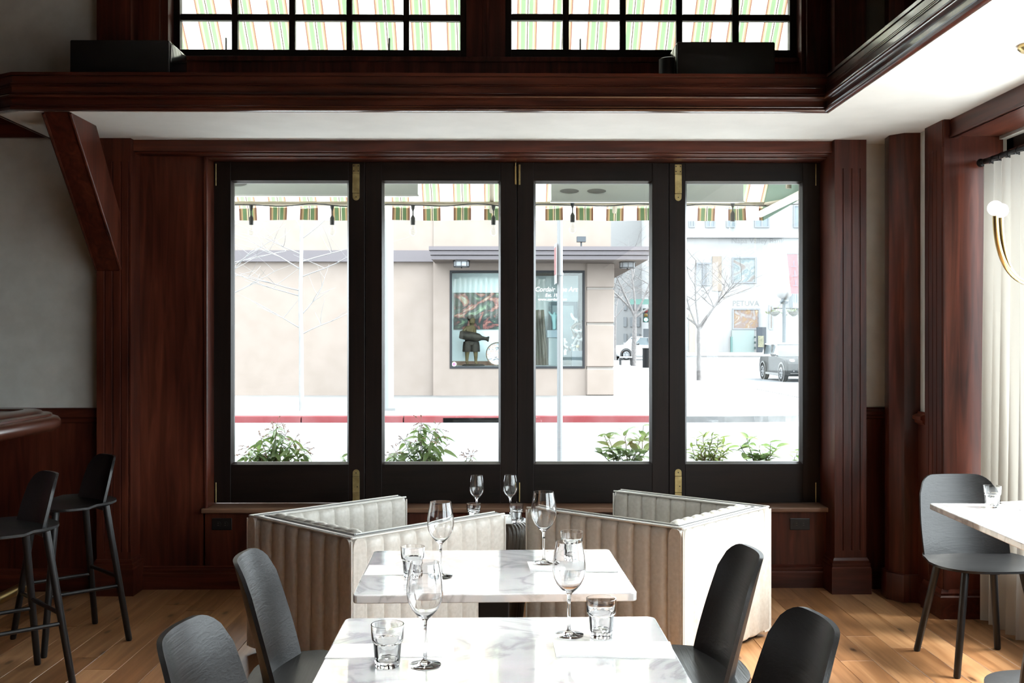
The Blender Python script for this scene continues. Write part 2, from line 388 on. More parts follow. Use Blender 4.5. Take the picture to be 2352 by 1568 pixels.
# recessed panel, sill, casing and header of the folding window
xc0, xc1 = ax(470, YP), ax(1916, YP)
pn = MB().box(XL1 - .01, WX[0] - .012, YP, YP + .05, 0, 2.5).box(WX[4] + .012, XR0 + .02, YP, YP + .05, 0, 2.5).box(WX[0] - .02, WX[4] + .02, YP, YP + .05, 0, WZ0 - .02)
struct('trim_6', pn, wood_v, 'mahogany wall panelling around and under the folding window', 'panelling')
struct('trim_7', MB().box(XL1 - .005, XR0 + .005, 5.875, YP + .06, 2.476, SOF).box(XL1, XR0, 5.895, YP + .05, 2.466, 2.478), wood_h, 'mahogany header board over the folding window', 'header', bevel=.003)
cs = MB()
for a, b in ((xc0, WX[0] + .004), (WX[4] - .004, xc1 - .005)): cs.box(a, b, YP - .012, YF + .06, WZ0 - .03, 2.476)
cs.box(xc0, xc1 - .005, YP - .012, YF + .06, WZ1 - .002, 2.476)
struct('trim_8', cs, wood_v, 'mahogany casing lining the folding window opening', 'casing', bevel=.004)
struct('trim_9', MB().box(xc0 - .012, xc1 + .0, YP - .035, YF + .10, WZ0 - .03, WZ0 - .004), sill_m, 'worn mahogany sill under the folding window', 'sill', bevel=.006)
bb = [(0, 0), (.018, 0), (.018, .088), (.012, .096), (.014, .104), (.014, .112), (.007, .118), (.009, .125), (0, .132)]
struct('baseboard_front', MB().sweep([(XL1, YP), (XR0, YP)], bb), wood_h, 'stepped mahogany baseboard under the folding window', 'baseboard')
# wainscot and rail beside the bar
zr = az(965, YPL)
struct('trim_10', MB().box(-6.1, XL0 + .01, YPL - .015, YPL + .05, 0, zr), wood_v, 'mahogany wainscot behind the bar stools', 'wainscot')
cr = [(-.03, zr - .05), (.0, zr - .05), (.008, zr - .03), (.02, zr - .018), (.022, zr + .002), (.03, zr + .012), (.03, zr + .05), (.02, zr + .062), (-.03, zr + .066)]
struct('trim_11', MB().sweep([(-6.1, YPL), (XL0, YPL)], [(d, z + .01) for d, z in cr]), wood_h, 'mahogany chair rail on the wall by the bar', 'chair rail')
struct('baseboard_left', MB().sweep([(-6.1, YPL - .01), (XL0, YPL - .01)], bb), wood_h, 'mahogany baseboard behind the bar stools', 'baseboard')
struct('trim_12', MB().box(-6.1, XL0, YPL - .03, YPL + .02, az(320, YPL), LED), wood_h, 'dark mahogany board across the top of the wall by the bar', 'board')
# knee brace
xb1 = -2.115; xb0 = xb1 - .128
side = [(5.15, SOF), (5.49, SOF), (5.83, 2.13), (5.83, 1.80)]
br = MB().prism(side, xb0, xb1, 'x')
bead = MB().tube([(xb1 + .002, 5.152, SOF - .01), (xb1 + .002, 5.828, 1.812)], .008, 8).tube([(xb0 - .002, 5.152, SOF - .01), (xb0 - .002, 5.828, 1.812)], .008, 8)
e = thing('trim_13', 'slanting mahogany knee brace under the ledge beam', 'brace', ((xb0 + xb1) / 2, 5.6, 1.8), kind='structure')
obj('brace_body', br, wood_v, e, off=e.location, bevel=.004); obj('edge_bead', bead, wood_v, e, off=e.location, smooth=True)
# corner post: octagon, plus rails, wainscot and pilaster on the side wall
pcx, pcy, pr = ax(2090, 5.70), 5.74, .118
def ngon(cx, cy, r, n, ph): return [(cx + r * cos(2 * pi * i / n + ph), cy + r * sin(2 * pi * i / n + ph)) for i in range(n)]
e = thing('trim_14', 'faceted mahogany corner post between two plaster strips', 'post', (pcx, pcy, 0), kind='structure')
obj('shaft', MB().prism(ngon(0, 0, pr, 8, R(22.5) - R(6)), 0, SOF), wood_v, e, bevel=.003)
obj('plinth', MB().prism(ngon(0, 0, pr + .02, 8, R(16.5)), 0, .15), wood_v, e, bevel=.006)
obj('upper_shaft', MB().prism(ngon(0, 0, pr, 8, R(16.5)), LED, TOPC), wood_v, e)
zr2 = az(966, YPL)
struct('trim_15', MB().box(XR1 - .01, pcx, YPL - .012, YPL + .03, 0, zr2 + .01).box(XRW - .012 + .02, XRW + .05, YJ + .22, YPL, 0, zr2 + .01), wood_v, 'mahogany wainscot on both sides of the corner post', 'wainscot')
cr2 = [(-.02, zr2 - .012), (.006, zr2 - .012), (.012, zr2 + .004), (.03, zr2 + .016), (.032, zr2 + .03), (.042, zr2 + .036), (.042, zr2 + .052), (.03, zr2 + .06), (.016, zr2 + .064), (.012, zr2 + .075), (-.02, zr2 + .075)]
struct('trim_16', MB().sweep([(XR1 + .004, YPL + .01), (pcx, YPL + .01)], cr2), wood_h, 'short mahogany chair rail between pilaster and corner post', 'chair rail', smooth=True, ang=25)
struct('trim_17', MB().sweep([(XRW + .02, YPL), (XRW + .02, YJ + .222)], cr2), wood_y, 'short mahogany chair rail between corner post and side pilaster', 'chair rail', smooth=True, ang=25)
struct('baseboard_right', MB().sweep([(XR1, YPL), (XRW + .02, YPL), (XRW + .02, YJ + .2)], bb), wood_h, 'mahogany baseboard around the corner post', 'baseboard')
# side pilaster at the bay, bay lining
e = thing('trim_18', 'fluted mahogany pilaster beside the curtained window bay', 'pilaster', (XRW, YJ + .1, 0), kind='structure'); o = e.location
pl = [(XRW + .1, YJ - .001), (XRW + .015, YJ - .001), (XRW, YJ + .008)]
for f in (.05, .10, .15):
    y = YJ + f + .02; pl += [(XRW, y - .004), (XRW + .006, y - .002), (XRW + .006, y + .002), (XRW, y + .004)]
pl += [(XRW, YJ + .22), (XRW + .1, YJ + .22)]
obj('shaft', MB().prism(pl, .15, 2.40).box(XRW, XRW + .1, YJ, YJ + .22, 2.40, SOF), wood_v, e, off=o)
obj('plinth', MB().sweep([(XRW + .06, YJ + .22), (XRW, YJ + .22), (XRW, YJ), (XAL, YJ)], [(-.02, 0), (.016, 0), (.016, .11), (.01, .118), (.012, .13), (.004, .15), (-.02, .15)]), wood_y, e, off=o)
bl = MB().box(XRW + .03, XAL + .02, YJ - .004, YJ + .03, 0, SOF).box(XRW + .004, XRW + .034, YJ - .012, YJ + .02, .15, SOF)
struct('trim_19', bl, wood_v, 'mahogany jamb lining of the curtained window bay', 'jamb')
struct('trim_20', MB().box(XRW + .035, XRW + .075, YJ2 - .3, YJ - .01, 2.445, SOF).box(XRW + .075, XAL, YJ2 - .3, YJ - .01, 2.455, 2.47).box(XRW + .028, XRW + .05, YJ2 - .3, YJ - .01, 2.445, 2.46), wood_y, 'mahogany header board over the curtained window bay', 'header', bevel=.002)
struct('trim_21', MB().box(XAL - .03, XAL + .02, YJ2, YJ, 0, .45).sweep([(XAL - .03, YJ), (XAL - .03, YJ2)], bb), wood_y, 'mahogany panelling under the curtained window', 'panelling')

# ------------------------------------------------------------------ folding window leaves
bx0 = [(535, 796), (882, 1145), (1231, 1493), (1579, 1839)]
zp0, zp1 = az(1061, YF), az(420, YF)
def hinge(parent, x, z0, z1, flip, off):
    h = MB(); w2 = .0205; r = w2; n = 8
    def plate(za, zb, y):
        h.box(x - w2, x + w2, y, YF + .001, za, zb)
    L = z1 - z0
    lo, hi = (z0, z1)
    rnd_end = [(x + r * cos(a), (lo + r if not flip else hi - r) + r * sin(a) * 1) for a in [pi + pi * i / n for i in range(n + 1)]] if not flip else [(x + r * cos(a), hi - r + r * sin(a)) for a in [pi * i / n for i in range(n + 1)]]
    h.prism(rnd_end, YF - .005, YF + .001, 'y')
    if not flip:
        plate(lo + r, lo + .042, YF - .005); plate(lo + .043, hi - .058, YF - .009); plate(hi - .057, hi, YF - .005)
    else:
        plate(hi - .042, hi - r, YF - .005); plate(lo + .05, hi - .043, YF - .009); plate(lo, lo + .049, YF - .006)
    ho = obj('hinge', h, brass_dull, parent, off=off, bevel=.0012, seg=1)
    s = MB()
    pts = [(0, lo + r)] if not flip else [(0, hi - r), (.008, lo + .085)]
    if not flip: pts += [(dx, z) for dx in (-.013, .013) for z in (hi - .012, hi - .042)]
    for dx, z in pts:
        s.lathe([(.0035, 0), (.003, .002)], 8); k = len(s.v) - 16
        s.v[k:] = [(x + dx + a, YF - .0052 - c, z + b) for a, b, c in s.v[k:]]
        if flip and dx: s.v[k:] = [(a, b - .004, c) for a, b, c in s.v[k:]]
    obj('screw', s, black_metal, ho)
    ch = ho.children[0]; ch.data.transform(Matrix.Translation(-Vector(off)))
for i in range(4):
    xa, xb = WX[i] + .0012, WX[i + 1] - .0012
    pa, pb = ax(bx0[i][0], YF), ax(bx0[i][1], YF)
    z0 = WZ0 + (.004 if i == 0 else .001); z1 = WZ1 - .002
    e = thing('window_%d' % (i + 1), ['espresso folding window leaf beside the bar-end panel', 'espresso folding window leaf showing the bottle-carrying statue', 'espresso folding window leaf with the white signpost behind', 'espresso folding window leaf with the small car outside'][i], 'window', ((xa + xb) / 2, YF, z0), kind='structure')
    o = e.location; yb = YF + .05
    for a, b in ((xa, pa - .012), (pb + .012, xb)): obj('stile', MB().box(a, b, YF, yb, z0, z1), frame_m, e, off=o, bevel=.003)
    for a, b in ((z0, zp0 - .012), (zp1 + .012, z1)): obj('rail', MB().box(pa - .012, pb + .012, YF, yb, a, b), frame_h, e, off=o, bevel=.002)
    gb = MB()                                        # sloped glazing bead around the pane
    y0, y1 = YF + .004, YF + .026
    for k in range(4):
        A = [(pa - .013, zp0 - .013), (pb + .013, zp0 - .013), (pb + .013, zp1 + .013), (pa - .013, zp1 + .013)]
        B = [(pa, zp0), (pb, zp0), (pb, zp1), (pa, zp1)]
        p, q = k, (k + 1) % 4
        gb.add([(A[p][0], y0, A[p][1]), (A[q][0], y0, A[q][1]), (B[q][0], y1, B[q][1]), (B[p][0], y1, B[p][1]), (A[p][0], y1 + .02, A[p][1]), (A[q][0], y1 + .02, A[q][1]), (B[q][0], y1 + .02, B[q][1]), (B[p][0], y1 + .02, B[p][1])],
               [(0, 1, 2, 3), (3, 2, 6, 7), (4, 7, 6, 5)])
    obj('glazing_bead', gb, mat('bead_espresso', (.02, .013, .011), .28), e, off=o)
    obj('pane', MB().box(pa - .003, pb + .003, YF + .03, YF + .034, zp0 - .003, zp1 + .003), pane_m, e, off=o)
    if i in (0, 3):
        hx = ax(818 if i == 0 else 1557.5, YF)
        hinge(e, hx, az(461, YF), az(377, YF), False, o); hinge(e, hx, az(1150, YF), az(1077, YF), True, o)
        bxp = 491.5 if i == 0 else 1878.5
        for ya, yb_ in ((426, 376), (1153, 1108)):
            obj('bolt', MB().tube([at(bxp + 4.5 * (1 if i == 0 else -1), ya, YF - .004), at(bxp + 4.5 * (1 if i == 0 else -1), yb_, YF - .004)], .0035, 8), brass_dull, e, off=o, smooth=True)
    if i == 1:
        obj('bolt', MB().tube([at(1184, 424, YF - .006), at(1184, 382, YF - .006)], .006, 10).tube([at(1184, 382, YF - .006), at(1184, 374, YF - .006)], .0035, 8), brass, e, off=o, smooth=True)
    if i < 3: obj('meeting_strip', MB().box(xb - .02, xb + .022, YF + .05, YF + .058, z0, z1), frame_m, e, off=o)
    if i == 2:
        obj('bolt', MB().tube([at(1193, 424, YF - .006), at(1193, 378, YF - .006)], .006, 10), brass_dull, e, off=o, smooth=True)
        obj('bolt', MB().tube([at(1193, 1152, YF - .005), at(1193, 1108, YF - .005)], .004, 8), brass_dull, e, off=o, smooth=True)
# ------------------------------------------------------------------ upper windows
cols = [[(413, 531), (545, 663), (677, 795), (808, 926), (939, 1057)], [(1175, 1293), (1307, 1424), (1438, 1554), (1568, 1683), (1698, 1814)]]
for k in range(2):
    e = thing('window_%d' % (5 + k), ['clerestory window of small panes above the ledge, nearer the bar', 'clerestory window of small panes above the ledge, nearer the corner post'][k], 'window', ((ux[k][0] + ux[k][1]) / 2, UY, uz0), kind='structure')
    o = e.location
    X = [(ax(a, UY), ax(b, UY)) for a, b in cols[k]]; mid = (cols[k][2][0] + 60)
    zl0, zl1 = az(114, UY, mid), az(46, UY, mid); ph = zl1 - zl0; gap = az(31, UY, mid) - zl1
    rows = [(zl0 + r * (ph + gap), zl0 + r * (ph + gap) + ph) for r in range(5)]
    for a, b in ((ux[k][0], X[0][0]), (X[4][1], ux[k][1])): obj('stile', MB().box(a, b, UY, UY + .05, uz0, uz1), frame_m, e, off=o, bevel=.003)
    obj('rail', MB().box(X[0][0], X[4][1], UY, UY + .05, uz0, rows[0][0]), frame_h, e, off=o, bevel=.002)
    obj('rail', MB().box(X[0][0], X[4][1], UY, UY + .05, rows[4][1], uz1), frame_h, e, off=o)
    for c in range(4): obj('muntin', MB().box(X[c][1], X[c + 1][0], UY + .006, UY + .045, rows[0][0], rows[4][1]), frame_m, e, off=o, bevel=.004, seg=1)
    for r in range(4):
        for c in range(5): obj('muntin', MB().box(X[c][0], X[c][1], UY + .008, UY + .045, rows[r][1], rows[r + 1][0]), frame_h, e, off=o, bevel=.004, seg=1)
    for r in range(5):
        for c in range(5): obj('pane', MB().box(X[c][0] - .002, X[c][1] + .002, UY + .03, UY + .033, rows[r][0] - .002, rows[r][1] + .002), pane_m, e, off=o)
uc = MB()
uc.box(XL1 - .01, ux[0][0] + .002, YP - .0, 6.12, LED, TOPC).box(ux[1][1] - .002, XR0 + .01, YP, 6.12, LED, TOPC)
uc.box(ux[0][1] - .002, ux[1][0] + .002, UY - .02, 6.12, LED, TOPC).box(XL1, XR0, UY - .04, 6.12, LED, uz0 - .004).box(XL1, XR0, UY - .06, 6.12, uz0 - .03, uz0 - .004)
xm = (ux[0][1] + ux[1][0]) / 2
uc.box(xm - .02, xm - .004, UY - .026, UY, uz0, TOPC).box(xm + .004, xm + .02, UY - .026, UY, uz0, TOPC)
for s, x in ((1, XL1), (-1, XR0)): uc.box(min(x, x + s * .12), max(x, x + s * .12), YP - .03, 6.1, LED, TOPC)
struct('trim_22', uc, wood_v, 'dark mahogany casing around the two clerestory windows', 'casing', bevel=.002)
# side window (mostly behind the curtain) and a second bay nearer the back of the room
for n, (y0, y1) in enumerate(((YJ2, YJ), (-3.6, YJ2 - .3))):
    e = thing('window_%d' % (7 + n), ['tall window behind the pale curtain', 'tall window of the second bay along the side wall'][n], 'window', (XAL + .05, (y0 + y1) / 2, .45), kind='structure'); o = e.location
    for a, b in ((y0, y0 + .07), (y1 - .07, y1), ((y0 + y1) / 2 - .03, (y0 + y1) / 2 + .03)): obj('stile', MB().box(XAL + .04, XAL + .1, a, b, .45, 2.44), frame_m, e, off=o)
    for a, b in ((.45, .52), (2.37, 2.44)): obj('rail', MB().box(XAL + .04, XAL + .1, y0, y1, a, b), frame_h, e, off=o)
    obj('pane', MB().box(XAL + .07, XAL + .074, y0 + .07, y1 - .07, .52, 2.37), pane_m, e, off=o)

# ================================================================== FURNITURE
# ---- booths: square U of channelled leather, built in local coordinates; back along local -x, arms along +x
BW, BD, BH, BT = .80, .87, .62, .085
def channel_wall(L, h, t, nch, z0=.03):
    """upright padded wall along +x from 0..L, centred on y; both faces channelled, top edge softly rolled"""
    m = MB(); per = 8; N = nch * per
    zs = [z0, z0 + .012, h * .5, h - .05, h - .025, h - .010, h - .003]
    ins = [.010, 0, 0, .001, .004, .010, .020]
    def depth(u):
        f = (u * nch) % 1.0
        return .011 * (1 - abs(2 * f - 1) ** 3.5) if 0 < u < 1 else 0
    for sgn in (-1, 1):
        def P(i, j, sgn=sgn):
            u = i / N; d = depth(u)
            return (u * L, sgn * (t / 2 - .010 + d - ins[j]), zs[j])
        m.grid(P, N + 1, len(zs))
    a = t / 2 - .030
    m.add([(0, -a, h - .003), (L, -a, h - .003), (L, a, h - .003), (0, a, h - .003)], [(0, 1, 2, 3)])
    for x in (0, L):
        m.add([(x, s * (t / 2 - .010 - ins[j]), zs[j]) for s in (-1, 1) for j in range(7)], [(j, j + 1, 8 + j, 7 + j) for j in range(6)])
    return m
def make_booth(label, loc, rz):
    e = thing('booth_chair', label, 'booth', loc, rz, None)
    h = BT / 2
    b = channel_wall(BW, BH, BT, 8).xf(Matrix.Translation((0, BW / 2, 0)) @ Matrix.Rotation(-pi / 2, 4, 'Z'))
    obj('back_panel', b, leather, e, smooth=True, ang=50)
    for s in (-1, 1):
        a = channel_wall(BD - .0, BH, BT, 10).xf(Matrix.Translation((-h, s * (BW / 2 - h + .0), 0)))
        obj('arm_panel', a, leather, e, smooth=True, ang=50)
    # top: flat band, dark seam lines and pale piping
    o1, o2 = [(BD - h, -BW / 2 + .012), (-h + .012, -BW / 2 + .012), (-h + .012, BW / 2 - .012), (BD - h, BW / 2 - .012)], [(BD - h, -BW / 2 + BT - .014), (h - .014, -BW / 2 + BT - .014), (h - .014, BW / 2 - BT + .014), (BD - h, BW / 2 - BT + .014)]
    tb = MB()
    for i in range(3): tb.add([(*o1[i], BH - .001), (*o1[i + 1], BH - .001), (*o2[i + 1], BH - .001), (*o2[i], BH - .001)], [(0, 1, 2, 3)])
    for i in range(3): tb.add([(*o1[i], BH - .012), (*o1[i + 1], BH - .012), (*o2[i + 1], BH - .012), (*o2[i], BH - .012)], [(3, 2, 1, 0)])
    obj('top_band', tb, leather, e)
    pp, dk = MB(), MB()
    for off, tgt, r in ((.010, pp, .0045), (.026, dk, .0022), (BT - .026, dk, .0022), (BT - .010, pp, .0045)):
        y = BW / 2 - off
        tgt.tube([(BD - h, -y, BH), (-h + off, -y, BH)], r, 8).tube([(-h + off, -y, BH), (-h + off, y, BH)], r, 8).tube([(-h + off, y, BH), (BD - h, y, BH)], r, 8)
    for s in (-1, 1):
        for q in (.006, BT - .006): pp.tube([(BD - h, s * (BW / 2 - q), .03), (BD - h, s * (BW / 2 - q), BH - .01)], .004, 6)
    for s in (-1, 1): pp.tube([(-h + .004, s * (BW / 2 - .004), .03), (-h + .004, s * (BW / 2 - .004), BH - .01)], .004, 6)
    obj('piping', pp, piping_m, e, smooth=True); obj('top_seam', dk, pipe_dk, e, smooth=True)
    # padded roll inside the back, seat, kick base
    def cush(i, j):
        u = i / 80; f = (u * 8) % 1; y = -BW / 2 + BT + .004 + u * (BW - 2 * BT - .008); a = 2 * pi * j / 14
        d = .78 + .24 * (1 - abs(2 * f - 1) ** 3)
        return (h + .020 + .036 * cos(a) * d, y, BH - .030 + .044 * sin(a) * d)
    obj('back_roll', MB().grid(cush, 81, 15), leather, e, smooth=True, ang=60)
    obj('seat_cushion', MB().box(h, BD - h - .03, -BW / 2 + BT, BW / 2 - BT, .28, .42), leather, e, bevel=.03, seg=3)
    obj('base', MB().box(-h + .05, BD - h - .06, -BW / 2 + .05, BW / 2 - .05, .0, .30), black_m, e)
    return e
def booth_at(label, A, B):
    """A,B = plan corners of the outer back face"""
    A, B = Vector(A), Vector(B); m = (A + B) / 2; d = (B - A).normalized(); nrm = Vector((-d.y, d.x))
    return m, nrm
A = gz(567, 1184, BH); B = gz(805, 1238, BH)
m, nv = booth_at('', A.xy, B.xy); nv = Vector((nv.x, nv.y))
if nv.x < 0: nv = -nv
b1 = make_booth('cream channelled booth seat opening toward the drum table, shaded dark back', (m.x + nv.x * BT / 2, m.y + nv.y * BT / 2, 0), atan2(nv.y, nv.x))
A = gz(1768, 1164, BH); B = gz(1575, 1214, BH)
m, nv = booth_at('', A.xy, B.xy)
if nv.x > 0: nv = -nv
b2 = dup(b1, (m.x + nv.x * BT / 2, m.y + nv.y * BT / 2, 0), atan2(nv.y, nv.x), 'cream channelled booth seat with brightly lit back beside the wall outlet')
for b in (b1, b2): b['group'] = 'pair of booth seats under the window'

# ---- ribbed drum table
DZ = .52; dt = gz(1132, 1190, DZ)
dtab = thing('drum_table', 'dark carved drum table with wavy ribs between the booths', 'table', (dt.x, dt.y, 0))
def ribs(a, r, z):
    if r < .12 or z > DZ - .004: return 1
    return 1 + .016 * sin(46 * a + 2.2 * sin(9 * z + 2 * sin(3 * a)))
pr_ = [(r * 1.0, z * DZ / .57) for r, z in [(.0001, 0), (.145, 0), (.150, .02), (.162, .12), (.178, .25), (.192, .38), (.199, .46), (.200, .50), (.197, .525), (.188, .545), (.172, .560), (.150, .567)]]
obj('drum_body', MB().lathe(pr_, 276, fn=ribs), grain('drum_wood', [(.3, (.012, .009, .006)), (.7, (.07, .052, .036))], 'z', .4, 1., .2), dtab, smooth=True, ang=70)
obj('drum_top', MB().lathe([(.0001, DZ - .005), (.158, DZ - .005), (.158, DZ - .001), (.15, DZ), (.0001, DZ)], 48), mat('drum_top_lacquer', (.16, .165, .17), .15, coat=.4), dtab, smooth=True)

# ---- marble tables
def make_table(label, cx, cy, w, d, rz, z=.74, r=.018):
    e = thing('marble_table', label, 'table', (cx, cy, 0), rz)
    poly = []
    for sx, sy, a0 in ((1, 1, 0), (-1, 1, 90), (-1, -1, 180), (1, -1, 270)):
        for k in range(5):
            a = R(a0 + 22.5 * k); poly.append((sx * (w / 2 - r) + r * cos(a), sy * (d / 2 - r) + r * sin(a)))
    obj('table_top', MB().prism(poly, z - .0235, z), marble, e, bevel=.003)
    obj('mounting_plate', MB().box(-.16, .16, -.16, .16, z - .032, z - .0235), black_metal, e)
    obj('pedestal', MB().box(-.045, .045, -.03, .03, .03, z - .032), black_metal, e, bevel=.004)
    obj('base_plate', MB().box(-.22, .22, -.22, .22, 0, .03), black_metal, e, bevel=.006)
    return e
TZ = .74
c = [gz(859.6, 1264.5, TZ), gz(1401.7, 1260.3, TZ), gz(1462, 1361, TZ), gz(808, 1366.5, TZ)]
ce = sum(c, Vector()) / 4; W1 = ((c[1] - c[0]).length + (c[2] - c[3]).length) / 2; D1 = ((c[3] - c[0]).length + (c[2] - c[1]).length) / 2
RZ1 = atan2(c[1].y - c[0].y + c[2].y - c[3].y, c[1].x - c[0].x + c[2].x - c[3].x)
make_table('white marble table top nearer the booths, laid for two', ce.x, ce.y, W1, D1, RZ1)
p, q = gz(794, 1418.4, TZ), gz(1503, 1415, TZ); RZ2 = atan2(q.y - p.y, q.x - p.x); W2 = (q - p).length; mid = (p + q) / 2
make_table('white marble table in front, cut off by the bottom of the picture', mid.x + sin(RZ2) * D1 / 2, mid.y - cos(RZ2) * D1 / 2, W2, D1, RZ2)
t3a, t3b, t3c = gz(2133, 1155, TZ), gz(2352, 1249, TZ), gz(2352, 1147, TZ)
L3 = (t3a - t3b).length + .01; RZ3 = atan2(t3a.y - t3b.y, t3a.x - t3b.x) - pi / 2
make_table('white marble table by the curtain, holding one tumbler', t3a.x + cos(RZ3) * .30 + sin(RZ3) * L3 / 2, t3a.y + sin(RZ3) * .30 - cos(RZ3) * L3 / 2, .60, L3, RZ3)

# ---- chairs (local: front +y, back -y)
def seat_mesh(wd, dp, z, th=.016):
    m = MB(); n = 48; rings = 8
    def outline(a):
        c_, s_ = cos(a), sin(a); e = 2.6
        x = wd / 2 * abs(c_) ** (2 / e) * (1 if c_ >= 0 else -1); y = dp / 2 * abs(s_) ** (2 / e) * (1 if s_ >= 0 else -1)
        x *= 1 + .05 * (y / (dp / 2)); return x, y
    def P(i, j):
        t = i / rings; x, y = outline(2 * pi * j / n); x *= t; y *= t
        dish = -.012 * (1 - t * t) + (.006 * t ** 6 if y < .0 else -.004 * t ** 6)
        return (x, y, z + dish)
    vs = [P(i, j) for i in range(1, rings + 1) for j in range(n)]
    up = [(0, 0, z - .012)] + vs; lo = [(x, y, zz - th + (.006 if k and (k - 1) // n == rings - 1 else 0)) for k, (x, y, zz) in enumerate(up)]
    N = len(up); fs = [(0, 1 + j, 1 + (j + 1) % n) for j in range(n)]
    for i in range(rings - 1): fs += [(1 + i * n + j, 1 + (i + 1) * n + j, 1 + (i + 1) * n + (j + 1) % n, 1 + i * n + (j + 1) % n) for j in range(n)]
    m.add(up + lo, fs + [tuple(x + N for x in reversed(f)) for f in fs] + [(1 + (rings - 1) * n + j, 1 + (rings - 1) * n + (j + 1) % n, N + 1 + (rings - 1) * n + (j + 1) % n, N + 1 + (rings - 1) * n + j) for j in range(n)])
    return m
def back_mesh(wb, wt, z0, z1, yb, yt, curv, rc, th=.012):
    nu, nv = 25, 18
    def P(i, j):
        u = -1 + 2 * i / (nu - 1); v = j / (nv - 1)
        k = max(0, (abs(u) - (1 - rc)) / rc)
        zt = z1 - (rc * wt * .55) * (1 - sqrt(max(0, 1 - k * k)))
        z = z0 + (zt - z0) * v; f = (z - z0) / (z1 - z0)
        hw = (wb + (wt - wb) * f) / 2 * (1 + .05 * sin(pi * min(1, f * 1.1)))
        x = u * hw
        return (x, yb + (yt - yb) * f ** 1.15 + curv * (u * u) * (1 - .25 * f), z)
    return MB().grid(P, nu, nv, lambda i, j: (0, -th, 0))
def leg(x0, y0, z0, x1, y1, r0, r1): return MB().tube([(x0, y0, z0), (x1, y1, .006), (x1, y1, 0)], [r0, r1, r1 * .8], 12)
def make_chair(label, loc, rz, group=None):
    e = thing('dining_chair', label, 'chair', loc, rz, group)
    obj('seat', seat_mesh(.455, .44, .455), blackoak, e, smooth=True, ang=50)
    obj('backrest', back_mesh(.395, .345, .447, .80, -.165, -.25, .062, .42), blackoak, e, smooth=True, ang=50)
    for sx in (-1, 1):
        obj('leg', leg(sx * .125, .12, .44, sx * .195, .185, .0165, .0145), blackoak_z, e, smooth=True)
        obj('leg', leg(sx * .125, -.12, .44, sx * .19, -.20, .0165, .0145), blackoak_z, e, smooth=True)
    obj('seat_bracket', MB().box(-.13, .13, -.02, .02, .418, .437).box(-.02, .02, -.13, .13, .418, .437), black_metal, e)
    return e
ch = make_chair('black oak chair at the table by the booths, on its bar side', (-.50, 3.02, 0), -pi / 2 + R(2), 'black oak dining chairs')
dup(ch, (.50, 3.06, 0), pi / 2 + R(1), 'black oak chair at the table by the booths, on its curtain side')
dup(ch, (-.455, 2.24, 0), -pi / 2 + R(-4), 'black oak chair at the front table, bar side, only its backrest top showing')
dup(ch, (.47, 2.30, 0), pi / 2 + R(3), 'black oak chair at the front table, curtain side, only its backrest top showing')
dup(ch, (2.10, 4.56, 0), pi + R(3), 'black oak chair standing at the curtain table with seat and legs in view')
dup(ch, (1.58, 2.83, 0), R(-8), 'black oak chair seat just showing in the lower corner near the curtain table')
def make_stool(label, loc, rz):
    e = thing('bar_stool', label, 'stool', loc, rz, 'black oak stools at the bar')
    obj('seat', seat_mesh(.42, .38, .655), blackoak, e, smooth=True, ang=50)
    obj('backrest', back_mesh(.30, .25, .648, .862, -.135, -.185, .045, .42), blackoak, e, smooth=True, ang=50)
    L = {}
    for sx in (-1, 1):
        for sy in (-1, 1):
            L[sx, sy] = ((sx * .125, sy * .115, .64), (sx * .20, sy * .195, 0))
            obj('leg', leg(sx * .125, sy * .115, .64, sx * .20, sy * .195, .0165, .0145), blackoak_z, e, smooth=True)
    def pt(k, z):
        a, b = Vector(L[k][0]), Vector(L[k][1]); return a.lerp(b, (a.z - z) / (a.z - b.z))
    for k1, k2, z in (((-1, 1), (1, 1), .22), ((-1, -1), (1, -1), .30), ((-1, -1), (-1, 1), .26), ((1, -1), (1, 1), .26)):
        obj('stretcher', MB().tube([pt(k1, z), pt(k2, z)], .009, 8), blackoak_z, e, smooth=True)
    obj('seat_bracket', MB().box(-.13, .13, -.13, -.10, .615, .637).box(-.13, .13, .10, .13, .615, .637), blackoak, e)
    return e
st = make_stool('black oak bar stool standing nearer the fluted pilaster', (-2.035, 4.97, 0), R(133))
dup(st, (-2.03, 4.31, 0), R(133), 'black oak bar stool partly cut off at the picture edge')

# ---- bar counter
e = thing('bar_counter', 'mahogany bar counter with thick rounded edge and brass foot rail', 'bar counter', (-2.7, 3.5, 0))
o = e.location
def rpath(pts, r, n=8):
    out = []
    for i, p in enumerate(pts):
        if i in (0, len(pts) - 1): out.append(p); continue
        p = Vector(p); a = (Vector(pts[i - 1]) - p).normalized(); b = (Vector(pts[i + 1]) - p).normalized()
        for k in range(n + 1):
            t = k / n; out.append(tuple(p + a * r * (1 - t) ** 2 + b * r * t ** 2))
    return out
bp = rpath([(-3.6, 5.5), (-2.24, 5.5), (-2.24, 1.0)], .26)
bp = [(x, y) for x, y in bp]
prf = [(-.16, .960), (-.02, .960), (0, .968), (.013, .985), (.016, 1.0), (.012, 1.016), (0, 1.030), (-.018, 1.036), (-.024, 1.036), (-.028, 1.046), (-.042, 1.052), (-.060, 1.050), (-.070, 1.052), (-.078, 1.062), (-.10, 1.068), (-.16, 1.068)]
prf = [(d, z) for d, z in prf]
bpr = [(x, y) for x, y in bp]
